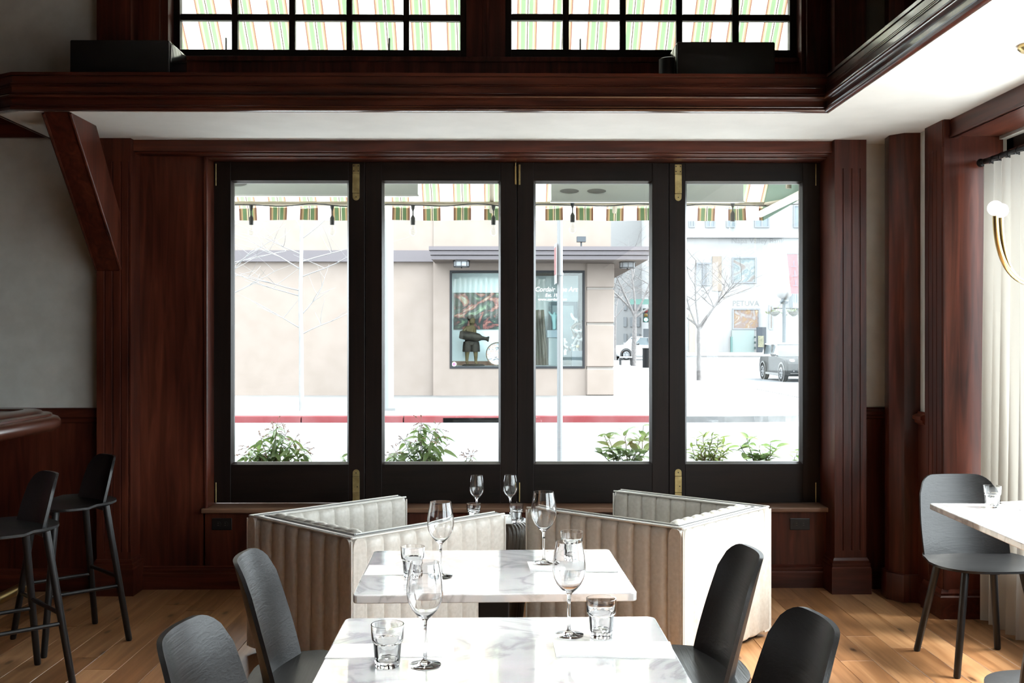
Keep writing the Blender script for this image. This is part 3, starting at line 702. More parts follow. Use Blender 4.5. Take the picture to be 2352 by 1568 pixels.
# travel so the right-hand side is the customer side
bpr2 = bpr[::-1]
obj('edge_moulding', MB().sweep(bpr2, prf), barwood, e, off=o, smooth=True, ang=40)
inner = [(-3.6, 5.37), (-2.50, 5.37), (-2.37, 5.24), (-2.37, 1.0), (-3.6, 1.0)]
obj('counter_top', MB().prism(inner, .98, 1.06), barwood, e, off=o)
obj('front_panel', MB().prism([(-3.5, 5.25), (-2.56, 5.25), (-2.56, 1.0), (-3.5, 1.0)], 0, .98), wood_v, e, off=o)
fr = MB().tube([(-2.36, 1.0, .2), (-2.36, 5.22, .2)], .025, 14)
fr.ball((-2.36, 5.23, .2), .032)
obj('foot_rail', fr, brass, e, off=o, smooth=True)
for y in (4.85, 3.2, 1.6): obj('rail_bracket', MB().tube([(-2.36, y, .2), (-2.45, y, .13), (-2.57, y, .12)], .012, 8).tube([(-2.36, y - .03, .2), (-2.36, y + .03, .2)], .029, 14), brass, e, off=o, smooth=True)

# ---- glassware
def wine_mesh():
    out = [(.0001, .0), (.033, .0), (.034, .0012), (.031, .0022), (.018, .0045), (.008, .008), (.0045, .013), (.0037, .03), (.0037, .07), (.0046, .092), (.009, .098), (.018, .106), (.028, .118), (.0355, .133), (.0385, .150), (.0383, .165), (.0355, .187), (.0315, .207), (.0303, .2145)]
    inn = [(.0295, .2145), (.0305, .207), (.0345, .187), (.0372, .165), (.0374, .150), (.0344, .1335), (.027, .1188), (.017, .1072), (.008, .1015), (.0001, .0995)]
    return MB().lathe(out + inn, 40)
def tumbler_mesh():
    N = 10
    def fac(a, r, z):
        if z > .052 or z < .004 or r < .02: return 1
        f = (a * N / (2 * pi)) % 1; k = cos(pi / N) / cos((f - .5) * 2 * pi / N)
        return .97 * (1 - .8) + .97 * .8 * k + .02
    out = [(.0001, 0), (.0235, 0), (.025, .002), (.026, .006), (.0285, .035), (.0298, .050), (.0325, .054), (.0335, .060), (.0345, .088)]
    inn = [(.0325, .088), (.0315, .060), (.0285, .054), (.0262, .048), (.0235, .018), (.021, .013), (.0001, .012)]
    return MB().lathe(out + inn, 60, fn=fac)
wg = None; tg = None
def wine(px, py, z, label, group):
    global wg
    p = gz(px, py, z) if not isinstance(px, Vector) else px
    if wg is None: wg = obj('wine_glass', wine_mesh(), glass_m, smooth=True, ang=60); o = wg
    else: o = wg.copy(); C.objects.link(o)
    o.location = (p.x, p.y, z + .0004); tag(o, label, 'wine glass', group); return o
def tumb(px, py, z, label, group):
    global tg
    p = gz(px, py, z)
    if tg is None: tg = obj('tumbler', tumbler_mesh(), glass_m, smooth=True, ang=30); o = tg
    else: o = tg.copy(); C.objects.link(o)
    o.location = (p.x, p.y, z + .0004); o.rotation_euler = (0, 0, px % 1.3); tag(o, label, 'tumbler', group); return o
g1, g2, g3 = 'glasses on the table by the booths', 'glasses on the front table', 'glasses on the drum table'
MZ = .0022
# menus first
def menu(name_label, corners, fold=False, lift=.0):
    pts = [gz(x, y, TZ + .001) for x, y in corners]      # fl, fr, br, bl
    z = TZ + .0004
    m = MB()
    lo = [(p.x, p.y, z) for p in pts]; hi = [(p.x, p.y, z + MZ - .0004 + (lift if k < 1 else 0)) for k, p in enumerate(pts)]
    m.add(lo + hi, [(3, 2, 1, 0), (4, 5, 6, 7)] + [(i, (i + 1) % 4, 4 + (i + 1) % 4, 4 + i) for i in range(4)])
    o = pts[0]
    e = tag(obj('menu_card', m, white_paper, off=(o.x, o.y, o.z)), name_label, 'menu', 'folded menu cards on the tables'); e.location = o
    # faint printed lines
    pm = MB(); a, b, c_, d = [Vector((p.x, p.y, 0)) for p in pts]
    for r in range(3):
        t = .3 + .2 * r
        p0 = (a.lerp(d, t)).lerp(b.lerp(c_, t), .1); p1 = (a.lerp(d, t)).lerp(b.lerp(c_, t), .62 - .1 * (r % 2))
        q = (d - a).normalized() * .004
        zz = z + MZ + .0003 + lift
        pm.add([(*p0.xy, zz), (*p1.xy, zz), (*(p1 + q).xy, zz), (*(p0 + q).xy, zz)], [(0, 1, 2, 3)])
    obj('print', pm, paper_print, e, off=(o.x, o.y, o.z)); return e
menu('white menu card on the booth-side table, at the bar-side seat', [(836, 1320), (1040, 1319), (1032, 1298), (848, 1298)])
menu('white menu card on the booth-side table, at the curtain-side seat', [(1218, 1311), (1420, 1313), (1408, 1289), (1211, 1290)], lift=.004)
menu('white menu card overhanging the front table edge, at the bar-side seat', [(746, 1511), (1024, 1507), (1027, 1476), (766, 1480)])
menu('white menu card overhanging the front table edge, at the curtain-side seat', [(1277, 1508), (1552, 1512), (1539, 1474), (1270, 1473)], lift=.004)
menu('white menu card on the marble table by the curtain', [(2346, 1172), (2420, 1172), (2390, 1148), (2296, 1153)])
wine(1012, 1324, TZ, 'wine glass on the booth-side table near its bar-side menu', g1)
o = wine(1249, 1297, TZ, 'wine glass on the booth-side table standing on its curtain-side menu', g1); o.location.z = TZ + MZ + .004
tumb(948, 1326, TZ + MZ, 'tumbler on the booth-side table standing on its bar-side menu', g1)
o = tumb(1313, 1290, TZ, 'tumbler on the booth-side table behind the wine glass of the front table', g1); o.location.z = TZ + MZ + .003
wine(976, 1527, TZ, 'wine glass on the front table beside the bar-side tumbler', g2)
wine(1307, 1458, TZ, 'wine glass on the front table standing behind the curtain-side menu', g2)
tumb(890, 1530, TZ, 'tumbler on the front table in front of the bar-side menu', g2)
tumb(1381, 1462, TZ, 'tumbler on the front table beside the wine glass on its curtain side', g2)
wine(1095, 1189, DZ, 'wine glass on the drum table, nearer the dark booth', g3)
wine(1172, 1187, DZ, 'wine glass on the drum table, nearer the bright booth', g3)
tumb(1088, 1197, DZ, 'tumbler half hidden behind the dark booth on the drum table', g3)
tumb(1186, 1198, DZ, 'tumbler in full view on the drum table', g3)
tumb(2279, 1165, TZ, 'lone tumbler on the marble table by the curtain', None)
pts = [gz(x, y, DZ + .001) for x, y in ((1138, 1203), (1178, 1203), (1171, 1182), (1136, 1182))]
m = MB(); m.add([(p.x, p.y, DZ + .0005) for p in pts] + [(p.x, p.y, DZ + .003) for p in pts], [(3, 2, 1, 0), (4, 5, 6, 7)] + [(i, (i + 1) % 4, 4 + (i + 1) % 4, 4 + i) for i in range(4)])
tag(obj('menu_card', m, white_paper), 'white menu card on the drum table', 'menu', 'folded menu cards on the tables')

# ---- speakers on the ledge
def speaker(label, loc, rz, w_, h_, d_):
    e = thing('ledge_speaker', label, 'speaker', loc, rz, 'black speakers on the ledge')
    obj('cabinet', MB().box(-w_ / 2, w_ / 2, .015, d_, 0, h_), black_gloss, e, bevel=.02, seg=3)
    obj('grille', MB().box(-w_ / 2 + .004, w_ / 2 - .004, 0, .018, .003, h_ - .004), black_m, e, bevel=.02, seg=3)
    obj('bracket', MB().lathe([(.055, 0), (.055, h_ * .75), (.045, h_ * .78)], 20, c=(-w_ / 2 - .006, d_ * .6, 0)) , black_m, e, smooth=True)
    return e
p0, p1 = ax(158, 5.25), ax(390, 5.25)
sp = speaker('long black speaker on the ledge above the knee brace', ((p0 + p1) / 2, 5.25, LED), 0, p1 - p0, az(92, 5.25) - LED, .30)
p0, p1 = ax(1550, 5.25), ax(1786, 5.25)
dup(sp, ((p0 + p1) / 2, 5.25, LED - .012 + .012), 0, 'long black speaker on the ledge in front of the clerestory window')

# ---- outlets
for px, lab in ((510, 'black wall outlet under the sill, in shadow behind the dark booth'), (1837, 'black wall outlet under the sill beside the bright booth')):
    p = at(px, 1203, YP); e = thing('wall_outlet', lab, 'outlet', (p.x, YP, p.z), 0, 'black outlets under the window')
    obj('cover_plate', MB().box(-.057, .057, -.005, .001, -.034, .034), black_m, e, bevel=.003)
    for s in (-1, 1):
        q = MB().prism(ngon(s * .02, 0, .016, 16, 0), -.0075, -.004, 'y'); oo = obj('socket', q, black_m, e)
        sl = MB()
        for dz in (-.006, .006): sl.box(s * .02 - .004, s * .02 + .004, -.0082, -.0074, dz - .0012, dz + .0012)
        obj('slot', sl, mat('grey_slot', (.12, .11, .1), .4), oo)

# ---- curtain, rod
e = thing('curtain', 'long pale linen curtain hanging in the side window bay', 'curtain', (2.43, 4.4, .02))
o = e.location
YC0, YC1 = 5.215, 4.78
def cur(i, j):
    u = i / 260; v = j / 26; y = YC0 + (YC1 - YC0) * u
    z = .03 + (2.29 - .03) * v; s = u * 2 * pi * 5
    amp = .034 * (1 - .35 * v) * (1 + .25 * sin(u * 17))
    yy = y + .018 * cos(s * 1.0 + 1.) * (1 - .4 * v) - .02 * (1 - v) * (u < .2) * (1 - u * 5)
    x = 2.425 + amp * sin(s) + .012 * sin(2.1 * s + 3 * v) * (1 - v)
    return (x, yy, z)
obj('panel', MB().grid(cur, 261, 27), curtain_m, e, off=o, smooth=True, ang=180)
rod = MB().tube([(2.43, 5.27, 2.315), (2.43, 1.75, 2.315)], .013, 12)
rr = thing('curtain_rod', 'black curtain rod across the top of the window bay', 'curtain rod', (2.43, 4.4, 2.315))
obj('rod', rod, black_metal, rr, off=rr.location, smooth=True)
obj('end_cap', MB().ball((2.43, 5.262, 2.315), .021).tube([(2.43, 5.2, 2.315), (2.52, 5.2, 2.315)], .010, 8), black_metal, rr, off=rr.location, smooth=True)
for k in range(6):
    y = YC0 - .01 - k * .085
    obj('ring', MB().lathe([(.019 + .003 * cos(a), .003 * sin(a)) for a in [2 * pi * i / 6 for i in range(6)]], 14, closed=True).xf(Matrix.Translation((2.43, y, 2.307)) @ Matrix.Rotation(pi / 2, 4, 'X')), black_metal, rr, off=rr.location, smooth=True)

# ---- chandelier with brass U arms
chc = Vector((2.03, 3.95, 0))
e = thing('brass_chandelier', 'brass lamp with up-curving arms and round white bulbs in front of the curtain', 'chandelier', (chc.x, chc.y, SOF)); o = e.location
tips = [at(2286, 483, 3.78), at(2299, 488, 3.98)]
zb_ = az(651, 3.85)
tips += [Vector((2 * chc.x - tips[0].x, 2 * chc.y - tips[0].y, tips[0].z)), Vector((2 * chc.x - tips[1].x, 2 * chc.y - tips[1].y, tips[1].z))]
zb_ = at(2352, 648, 3.85).z
for t in tips:
    arm = []; base = Vector((chc.x, chc.y, zb_)); top = Vector((t.x, t.y, t.z - .02))
    for k in range(19):
        u = k / 18; f = 1 - (1 - u) ** 1.0
        a = u * pi / 2
        arm.append(base.lerp(Vector((top.x, top.y, zb_)), sin(a)) + Vector((0, 0, (top.z - zb_) * (1 - cos(a)) ** 1.25)))
    ao = obj('arm', MB().tube(arm, .0095, 12), brass, e, off=o, smooth=True)
    obj('bulb', MB().ball(t + Vector((0, 0, .008)), .0275, 20, 12), opal, ao, off=o, smooth=True)
obj('stem', MB().tube([(chc.x, chc.y, zb_ - .02), (chc.x, chc.y, SOF - .02)], .009, 12).ball((chc.x, chc.y, zb_), .03), brass, e, off=o, smooth=True)
obj('ceiling_rose', MB().lathe([(.0001, -.022), (.05, -.022), (.06, -.012), (.06, 0)], 24, c=(chc.x, chc.y, SOF)), brass, e, off=o, smooth=True)
# ---- added fill spotlights, out of view, brightening the tables and the floor by the stools
for k, (x, y, lab) in enumerate(((-.03, 3.12, 'added unseen fill light over the marble table by the booths'), (-.02, 2.2, 'added unseen fill light over the front marble table'), (-1.9, 3.9, 'added unseen fill light over the open floor beside the bar stools'))):
    e = thing('added_fill_spot', lab, 'added fill light', (x, y, TOPC), 0, 'added fill lights out of view')
    obj('housing', MB().lathe([(.055, 0), (.055, -.14), (.048, -.14), (.045, -.12), (.0001, -.12)], 20), black_m, e, smooth=True)
    obj('lens', MB().lathe([(.0001, -.126), (.044, -.126), (.044, -.122), (.0001, -.122)], 20), mat('fill_spot_lens', (.8, .8, .8), .3, emit=(1, .97, .93, 3)), e)
    ld = bpy.data.lights.new('fill_spot_beam', 'SPOT'); ld.energy = FILL_SPOT_W if k < 2 else FILL_SPOT_W * .5; ld.color = (1, .97, .94); ld.spot_size = R(34 if k < 2 else 27); ld.spot_blend = .8; ld.shadow_soft_size = .12
    lo = bpy.data.objects.new('fill_spot_beam', ld); C.objects.link(lo); lo.parent = e; lo.location = (0, 0, -.15)

# ================================================================== OUTSIDE
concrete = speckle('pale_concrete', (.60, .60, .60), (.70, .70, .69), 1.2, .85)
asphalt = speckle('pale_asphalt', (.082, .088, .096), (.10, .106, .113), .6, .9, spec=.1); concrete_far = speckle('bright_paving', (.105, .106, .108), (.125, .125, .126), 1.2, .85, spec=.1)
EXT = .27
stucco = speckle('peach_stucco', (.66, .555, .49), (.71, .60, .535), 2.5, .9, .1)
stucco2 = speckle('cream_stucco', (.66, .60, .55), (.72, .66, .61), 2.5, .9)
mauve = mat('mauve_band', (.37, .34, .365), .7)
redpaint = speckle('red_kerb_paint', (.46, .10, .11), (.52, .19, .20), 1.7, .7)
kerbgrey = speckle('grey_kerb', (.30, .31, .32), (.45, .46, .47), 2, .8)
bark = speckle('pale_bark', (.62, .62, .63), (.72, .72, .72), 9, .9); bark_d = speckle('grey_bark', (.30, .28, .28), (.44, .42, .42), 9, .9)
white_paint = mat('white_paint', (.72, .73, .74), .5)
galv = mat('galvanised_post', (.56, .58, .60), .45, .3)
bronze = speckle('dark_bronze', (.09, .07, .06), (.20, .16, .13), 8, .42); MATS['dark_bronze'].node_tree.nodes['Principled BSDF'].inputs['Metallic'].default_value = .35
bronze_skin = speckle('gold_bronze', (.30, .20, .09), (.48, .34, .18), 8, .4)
darkframe = mat('dark_window_frame', (.085, .09, .10), .5)
tealm = mat('teal_paint', (.40, .60, .58), .6)

# ground
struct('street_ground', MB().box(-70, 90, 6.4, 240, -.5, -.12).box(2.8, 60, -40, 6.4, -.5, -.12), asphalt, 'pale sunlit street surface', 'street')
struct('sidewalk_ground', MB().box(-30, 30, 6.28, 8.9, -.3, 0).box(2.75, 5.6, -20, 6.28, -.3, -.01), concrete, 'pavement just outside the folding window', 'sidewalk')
YK = 19.45
fw = [(-30, YK + .16), (4.2, YK + .16), (5.3, YK + .3), (6.3, YK + .9), (7.0, YK + 2.0), (7.3, YK + 4), (7.35, 30), (7.0, 40), (6.6, 60), (4, 78), (-30, 78)]
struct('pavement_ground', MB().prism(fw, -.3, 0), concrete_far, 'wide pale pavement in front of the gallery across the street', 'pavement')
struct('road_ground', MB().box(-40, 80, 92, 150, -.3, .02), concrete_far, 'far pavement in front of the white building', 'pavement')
for k in range(9):
    x0 = -13.2 + k * 1.9 if k else -30; x1 = -13.2 + (k + 1) * 1.9 - .02
    if k == 7: x1 = ax(1538, YK)
    if k == 8: break
    o = tag(obj('kerb_stone', MB().box(x0, x1, YK, YK + .16, -.3, .005), redpaint, bevel=.015), ['red kerb stretch running out beyond the bar-side leaf', 'red kerb stretch behind the bar-side leaf, before the bare tree', 'red kerb stretch below the pale bare tree', 'red kerb stretch right of the bare tree in the bar-side leaf', 'red kerb stretch behind the tall drooping plant', 'red kerb stretch over the dark storm drain', 'red kerb stretch below the gallery window text', 'last red kerb stretch before the grey corner'][k], 'kerb', 'red painted kerb stones', 'thing')
obj_dr = MB().box(ax(1018, YK), ax(1146, YK), YK - .012, YK + .01, -.118, -.035)
tag(obj('storm_drain', obj_dr, mat('drain_dark', (.004, .004, .004), .9)), 'black storm drain slot in the red kerb', 'drain')
gk = [(ax(1540, YK), YK), (4.2, YK), (5.35, YK + .13), (6.4, YK + .75), (7.15, YK + 1.9), (7.46, YK + 4), (7.5, 30)]
tag(obj('kerb_stone', MB().sweep(gk, [(-.14, -.3), (0, -.3), (.0, -.01), (-.03, .006), (-.14, .006)]), kerbgrey), 'grey kerb curving round the street corner', 'kerb', kind='thing')
tag(obj('road_marking', MB().box(-30, 30, 13.0, 13.12, -.121, -.117), mat('yellow_line', (.70, .62, .40), .8)), 'thin faded yellow line along the street', 'road marking', kind='structure')

# ---- gallery building
YG = 26.6
g = thing('gallery_building', 'peach stucco gallery building with mauve canopy across the street', 'building', (ax(1190, YG), YG, 0)); o = g.location
gx = lambda p: ax(p, YG)
gzz = lambda p: az(p, YG)
wx0, wx1, wz0, wz1 = gx(1033), gx(1343), gzz(846), gzz(621)
XC = gx(995); XE = gx(1410); ZT = 9.5
zc0, zc1 = gzz(600), gzz(566)
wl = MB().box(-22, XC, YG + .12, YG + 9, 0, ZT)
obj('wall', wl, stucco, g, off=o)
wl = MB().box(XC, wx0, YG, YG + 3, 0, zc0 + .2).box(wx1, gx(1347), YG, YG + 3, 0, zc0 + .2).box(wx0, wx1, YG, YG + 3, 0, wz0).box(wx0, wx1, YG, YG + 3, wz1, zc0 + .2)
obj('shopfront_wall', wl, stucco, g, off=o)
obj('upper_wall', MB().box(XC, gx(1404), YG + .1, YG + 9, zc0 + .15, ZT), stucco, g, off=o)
col = MB()
for za, zb in ((0, 846), (843, 745), (742, 664), (661, 603)):
    a = 0 if za == 0 else gzz(za); b = gzz(zb) if zb != 846 else gzz(846); col = MB().box(gx(1347), XE, YG - .10, YG + 9, a + .01, b - .01)
    obj('pier_block', col, stucco, g, off=o, bevel=.02, seg=1)
obj('pier_core', MB().box(gx(1348), XE - .03, YG - .06, YG + 9, 0, zc0), stucco2, g, off=o)
obj('band', MB().box(-22, XC, YG - .02, YG + .13, gzz(601), gzz(575)), mauve, g, off=o)
YCN = 25.55; X0c, X1c = ax(991, YCN), ax(1489, YCN); cz0, cz1 = az(597, YCN), az(566, YCN); h3 = (cz1 - cz0) / 3
for k in range(3): obj('canopy_fascia', MB().box(X0c - .03 * k, X1c + .03 * k, YCN - .04 * k, YCN + .3, cz0 + h3 * k + .015, cz0 + h3 * (k + 1)).box(X1c - .3, X1c + .03 * k, YCN + .3, YG + 9, cz0 + h3 * k + .015, cz0 + h3 * (k + 1)), mauve, g, off=o)
obj('canopy_soffit', MB().box(X0c + .02, X1c - .02, YCN + .05, YG + 9, cz0 + .0, cz0 + .1), speckle('soffit_stucco', (.50, .42, .38), (.56, .48, .44), 4, .9), g, off=o)
def flush(px, py, lab):
    p = gz(px, py, cz0)
    l = MB().lathe([(.0001, -.16), (.17, -.16), (.185, -.14), (.185, -.02), (.20, 0)], 16, c=(p.x, p.y, cz0))
    f = obj('canopy_light', l, mat('frosted_glass', (.62, .66, .70), .4), g, off=o, smooth=True)
    cg = MB().lathe([(.195, -.03), (.21, -.03), (.21, 0), (.195, 0)], 16, c=(p.x, p.y, cz0), closed=True).lathe([(.186, -.165), (.196, -.165), (.196, -.145), (.186, -.145)], 16, c=(p.x, p.y, cz0), closed=True)
    for k in range(8): a = k * pi / 4; cg.tube([(p.x + .192 * cos(a), p.y + .192 * sin(a), cz0 - .16), (p.x + .192 * cos(a), p.y + .192 * sin(a), cz0)], .007, 5)
    cg.ball((p.x, p.y, cz0 - .175), .02, 8, 6)
    cgo = obj('lamp_cage', cg, black_metal, f)
    cgo.data.transform(Matrix.Translation(-Vector(o)))
flush(1060, 598, ''); flush(1441, 601, '')
p = at(1335, 550, 26.0)
fl2 = obj('flood_light', MB().box(p.x - .11, p.x + .11, 25.9, 26.1, p.z - .06, p.z + .07).tube([(p.x, 26, cz1 - .01), (p.x, 26, p.z)], .02, 8), mat('floodlight_grey', (.20, .23, .26), .5), g, off=o)
# display window
fm = .055
obj('display_frame', MB().frame(wx0, wx1, YG - .02, YG + .1, wz0, wz1, fm), darkframe, g, off=o)
obj('display_pane', MB().box(wx0 + fm, wx1 - fm, YG + .04, YG + .05, wz0 + fm, wz1 - fm), make_pane('shop_glass', (.88, .93, .93)), g, off=o)
xm1 = gx(1210)
EXT = 1.0
inside = mat('gallery_white', (.84, .88, .89), .7)
# open-topped stage with plain white walls
obj('display_room', MB().box(wx0 - .2, wx0, YG + .12, YG + 2.3, wz0 - .02, wz1 + .1).box(wx0, xm1, YG + 1.1, YG + 1.2, wz0, wz1 + .1).box(xm1, wx1 + .1, YG + 2.2, YG + 2.3, wz0, wz1 + .1), inside, g, off=o)
obj('display_floor', MB().box(wx0, wx1, YG + .1, YG + 2.3, wz0 - .1, wz0 + .05), mat('gallery_floor', (.36, .37, .39), .5), g, off=o)
obj('skirting', MB().box(wx0, xm1, YG + 1.07, YG + 1.1, wz0 + .05, az(829, YG + 1.1)), mat('wood_skirting', (.24, .12, .075), .5), g, off=o)
# lettering on the glass
def text(body, size, loc, m, parent, name, rx=pi / 2, align='CENTER', off=None, shear=0, rz=0, xs=1):
    cu = bpy.data.curves.new(name, 'FONT'); cu.body = body; cu.size = size; cu.align_x = align; cu.extrude = .003; cu.shear = shear
    t = bpy.data.objects.new(name, cu); C.objects.link(t)
    dg = bpy.context.evaluated_depsgraph_get(); me = bpy.data.meshes.new_from_object(t.evaluated_get(dg)); bpy.data.objects.remove(t)
    ob = bpy.data.objects.new(name, me); C.objects.link(ob); me.materials.append(m); ob.parent = parent
    ob.location = Vector(loc) - Vector(off if off is not None else (0, 0, 0)); ob.rotation_euler = (rx, 0, rz); ob.scale = (xs, 1, 1); return ob
lw = mat('white_lettering', (.85, .85, .84), .5)
YT = YG + .035
text('Quent Cordair Fine Art', .17, (gx(1326), YT, gzz(669)), lw, g, 'lettering', align='RIGHT', off=o, shear=.2, xs=.93)
text('Est. 1996', .12, (gx(1272), YT, gzz(681)), lw, g, 'lettering', off=o, shear=.2)
text('www.cordair.com', .10, (gx(1269), YT, gzz(690)), lw, g, 'lettering', off=o)
obj('sticker', MB().prism(ngon(gx(1043), gzz(836), .058, 20, 0), YT - .006, YT, 'y'), mat('sticker_white', (.75, .7, .7), .5), g, off=o)
obj('sticker', MB().prism(ngon(gx(1043), gzz(836), .043, 20, 0), YT - .01, YT - .005, 'y'), mat('sticker_pink', (.62, .10, .19), .5), g, off=o)
# things shown in the window
def art(name, stops, scale, seed, dist=3.):
    m = mat(name, rough=.5); t, ns, ls, b = nt(m); tc = node(ns, 'ShaderNodeTexCoord'); mp = node(ns, 'ShaderNodeMapping'); mp.inputs['Location'].default_value = (seed, seed * 2, seed * 3); mp.inputs['Scale'].default_value = (1, 1, 1.6)
    n = node(ns, 'ShaderNodeTexNoise'); n.inputs['Scale'].default_value = scale; n.inputs['Detail'].default_value = 4; n.inputs['Distortion'].default_value = dist
    ls.new(tc.outputs['Object'], mp.inputs[0]); ls.new(mp.outputs[0], n.inputs['Vector']); r = ramp(ns, stops); ls.new(n.outputs[0], r.inputs[0]); ls.new(r.outputs[0], b.inputs['Base Color']); return m
YA = YG + 1.06
e = thing('framed_painting', 'large still-life painting in dark green and red behind the statue', 'painting', (ax(1095, YA), YA, az(756, YA)))
obj('canvas', MB().box(ax(1043, YA), ax(1205, YA), YA - .02, YA + .03, az(756, YA), az(672, YA)), art('still_life', [(.3, (.30, .42, .24)), (.42, (.05, .07, .06)), (.52, (.025, .02, .02)), (.58, (.36, .09, .08)), (.66, (.50, .34, .22)), (.75, (.66, .62, .56))], 1.15, 3.3), e, off=e.location)
YS = YG + .62
e = thing('round_plate', 'round painted plate leaning in the gallery window', 'plate', (ax(1143, YS), YS, az(840, YS)))
rp = .31; cz_ = az(840, YS) + rp
obj('dish', MB().prism(ngon(ax(1143, YS), cz_, rp * .93, 32, 0), YS - .01, YS + .02, 'y'), art('plate_paint', [(.36, (.10, .09, .10)), (.46, (.55, .55, .58)), (.54, (.62, .24, .18)), (.64, (.66, .60, .52))], 4.5, 8.1), e, off=e.location)
obj('rim', MB().lathe([(rp * .92, -.02), (rp, -.02), (rp, .03), (rp * .92, .03)], 32, closed=True).xf(Matrix.Translation((ax(1143, YS), YS, cz_)) @ Matrix.Rotation(pi / 2, 4, 'X')), mat('plate_rim', (.10, .065, .04), .4), e, off=e.location, smooth=True)

# skinned figures
def skin(name, joints, edges, m, parent, sub=2, off=(0, 0, 0), root=0):
    me = bpy.data.meshes.new(name); names = list(joints)
    me.from_pydata([Vector(joints[n][0]) for n in names], [(names.index(a), names.index(b)) for a, b in edges], [])
    ob = bpy.data.objects.new(name, me); C.objects.link(ob)
    md = ob.modifiers.new('skin', 'SKIN'); md.use_smooth_shade = True
    sv = me.skin_vertices[0].data if me.skin_vertices else None
    if sv is None:
        bm_ = bmesh.new(); bm_.from_mesh(me); bm_.verts.layers.skin.verify(); bm_.to_mesh(me); bm_.free(); sv = me.skin_vertices[0].data
    for i, n in enumerate(names):
        r = joints[n][1]; sv[i].radius = (r, r) if not isinstance(r, tuple) else r; sv[i].use_root = (i == root)
    s = ob.modifiers.new('sub', 'SUBSURF'); s.levels = sub; s.render_levels = sub
    dg = bpy.context.evaluated_depsgraph_get(); me2 = bpy.data.meshes.new_from_object(ob.evaluated_get(dg)); bpy.data.objects.remove(ob)
    me2.materials.clear(); me2.materials.append(m)
    o2 = bpy.data.objects.new(name, me2); C.objects.link(o2); o2.parent = parent; o2.location = off
    me2.shade_smooth(); return o2
# statue: standing boy carrying a big bottle across his waist (about 1.3 m)
zb0 = wz0 + .05
sx = ax(1082, YS)
e = thing('bronze_statue', 'bronze statue of a standing boy carrying a large bottle', 'statue', (sx, YS, zb0))
K = (az(721, YS) - az(838, YS)) / 1.30
def J(x, y, z, r): return ((x * K, y * K, z * K), (r * K) if not isinstance(r, tuple) else (r[0] * K, r[1] * K))
body = {'pelvis': J(-.01, 0, .62, .105), 'waist': J(-.03, 0, .76, .092), 'chest': J(-.02, .0, .92, .108), 'neck': J(.01, 0, 1.03, .045), 'head0': J(.02, -.01, 1.10, .075), 'head1': J(.03, -.01, 1.19, .095), 'head2': J(.02, 0, 1.25, .07),
        'shl': J(-.12, .02, .97, .055), 'ell': J(-.23, -.04, .84, .045), 'wrl': J(-.07, -.17, .74, .034), 'hal': J(.0, -.19, .72, .036),
        'shr': J(.09, .02, .97, .052), 'elr': J(.10, -.07, .80, .042), 'wrr': J(.02, -.18, .78, .032), 'har': J(-.05, -.19, .75, .034),
        'hpl': J(-.07, 0, .58, .092), 'knl': J(-.10, -.01, .33, .062), 'anl': J(-.11, .01, .09, .036), 'tol': J(-.08, -.07, .05, .034),
        'hpr': J(.07, 0, .58, .092), 'knr': J(.12, -.02, .33, .062), 'anr': J(.12, .01, .09, .036), 'tor': J(.17, -.06, .05, .034)}
be = [('pelvis', 'waist'), ('waist', 'chest'), ('chest', 'neck'), ('neck', 'head0'), ('head0', 'head1'), ('head1', 'head2'), ('chest', 'shl'), ('shl', 'ell'), ('ell', 'wrl'), ('wrl', 'hal'), ('chest', 'shr'), ('shr', 'elr'), ('elr', 'wrr'), ('wrr', 'har'),
      ('pelvis', 'hpl'), ('hpl', 'knl'), ('knl', 'anl'), ('anl', 'tol'), ('pelvis', 'hpr'), ('hpr', 'knr'), ('knr', 'anr'), ('anr', 'tor')]
skin('body', body, be, bronze_skin, e)
sh = MB()
for s, x0 in ((-1, -.075), (1, .085)):
    sh.lathe([(.118 * K, 0), (.125 * K, .02 * K), (.118 * K, .16 * K), (.10 * K, .26 * K)], 20, c=(x0 * K + s * .02 * K, 0, .36 * K))
sh.lathe([(.16 * K, 0), (.165 * K, .08 * K), (.14 * K, .18 * K), (.12 * K, .22 * K)], 24, c=(-.0 * K, 0, .54 * K), fn=lambda a, r, z: 1 - .32 * abs(sin(a)))
obj('shorts', sh, bronze, e, smooth=True, ang=60)
obj('hair', MB().ball((.005 * K, .02 * K, 1.225 * K), .108 * K, 16, 10, (1, 1, .86)), bronze, e, smooth=True)
bt = MB().lathe([(.0001, 0), (.085 * K, 0), (.10 * K, .02 * K), (.115 * K, .2 * K), (.12 * K, .40 * K), (.10 * K, .50 * K), (.055 * K, .58 * K), (.045 * K, .66 * K), (.05 * K, .70 * K), (.07 * K, .73 * K), (.068 * K, .76 * K), (.0001, .76 * K)], 24)
bt.xf(Matrix.Translation((-.29 * K, -.13 * K, .80 * K)) @ Matrix.Rotation(R(99), 4, 'Y'))
obj('bottle', bt, bronze, e, smooth=True, ang=50)
obj('plinth', MB().lathe([(.0001, 0), (.26 * K, 0), (.27 * K, .02 * K), (.22 * K, .045 * K), (.0001, .05 * K)], 20, fn=lambda a, r, z: 1 + .12 * sin(3 * a)).xf(Matrix.Translation((.06 * K, 0, 0)) @ Matrix.Diagonal((1.05, .6, 1, 1))), bronze, e, smooth=True)
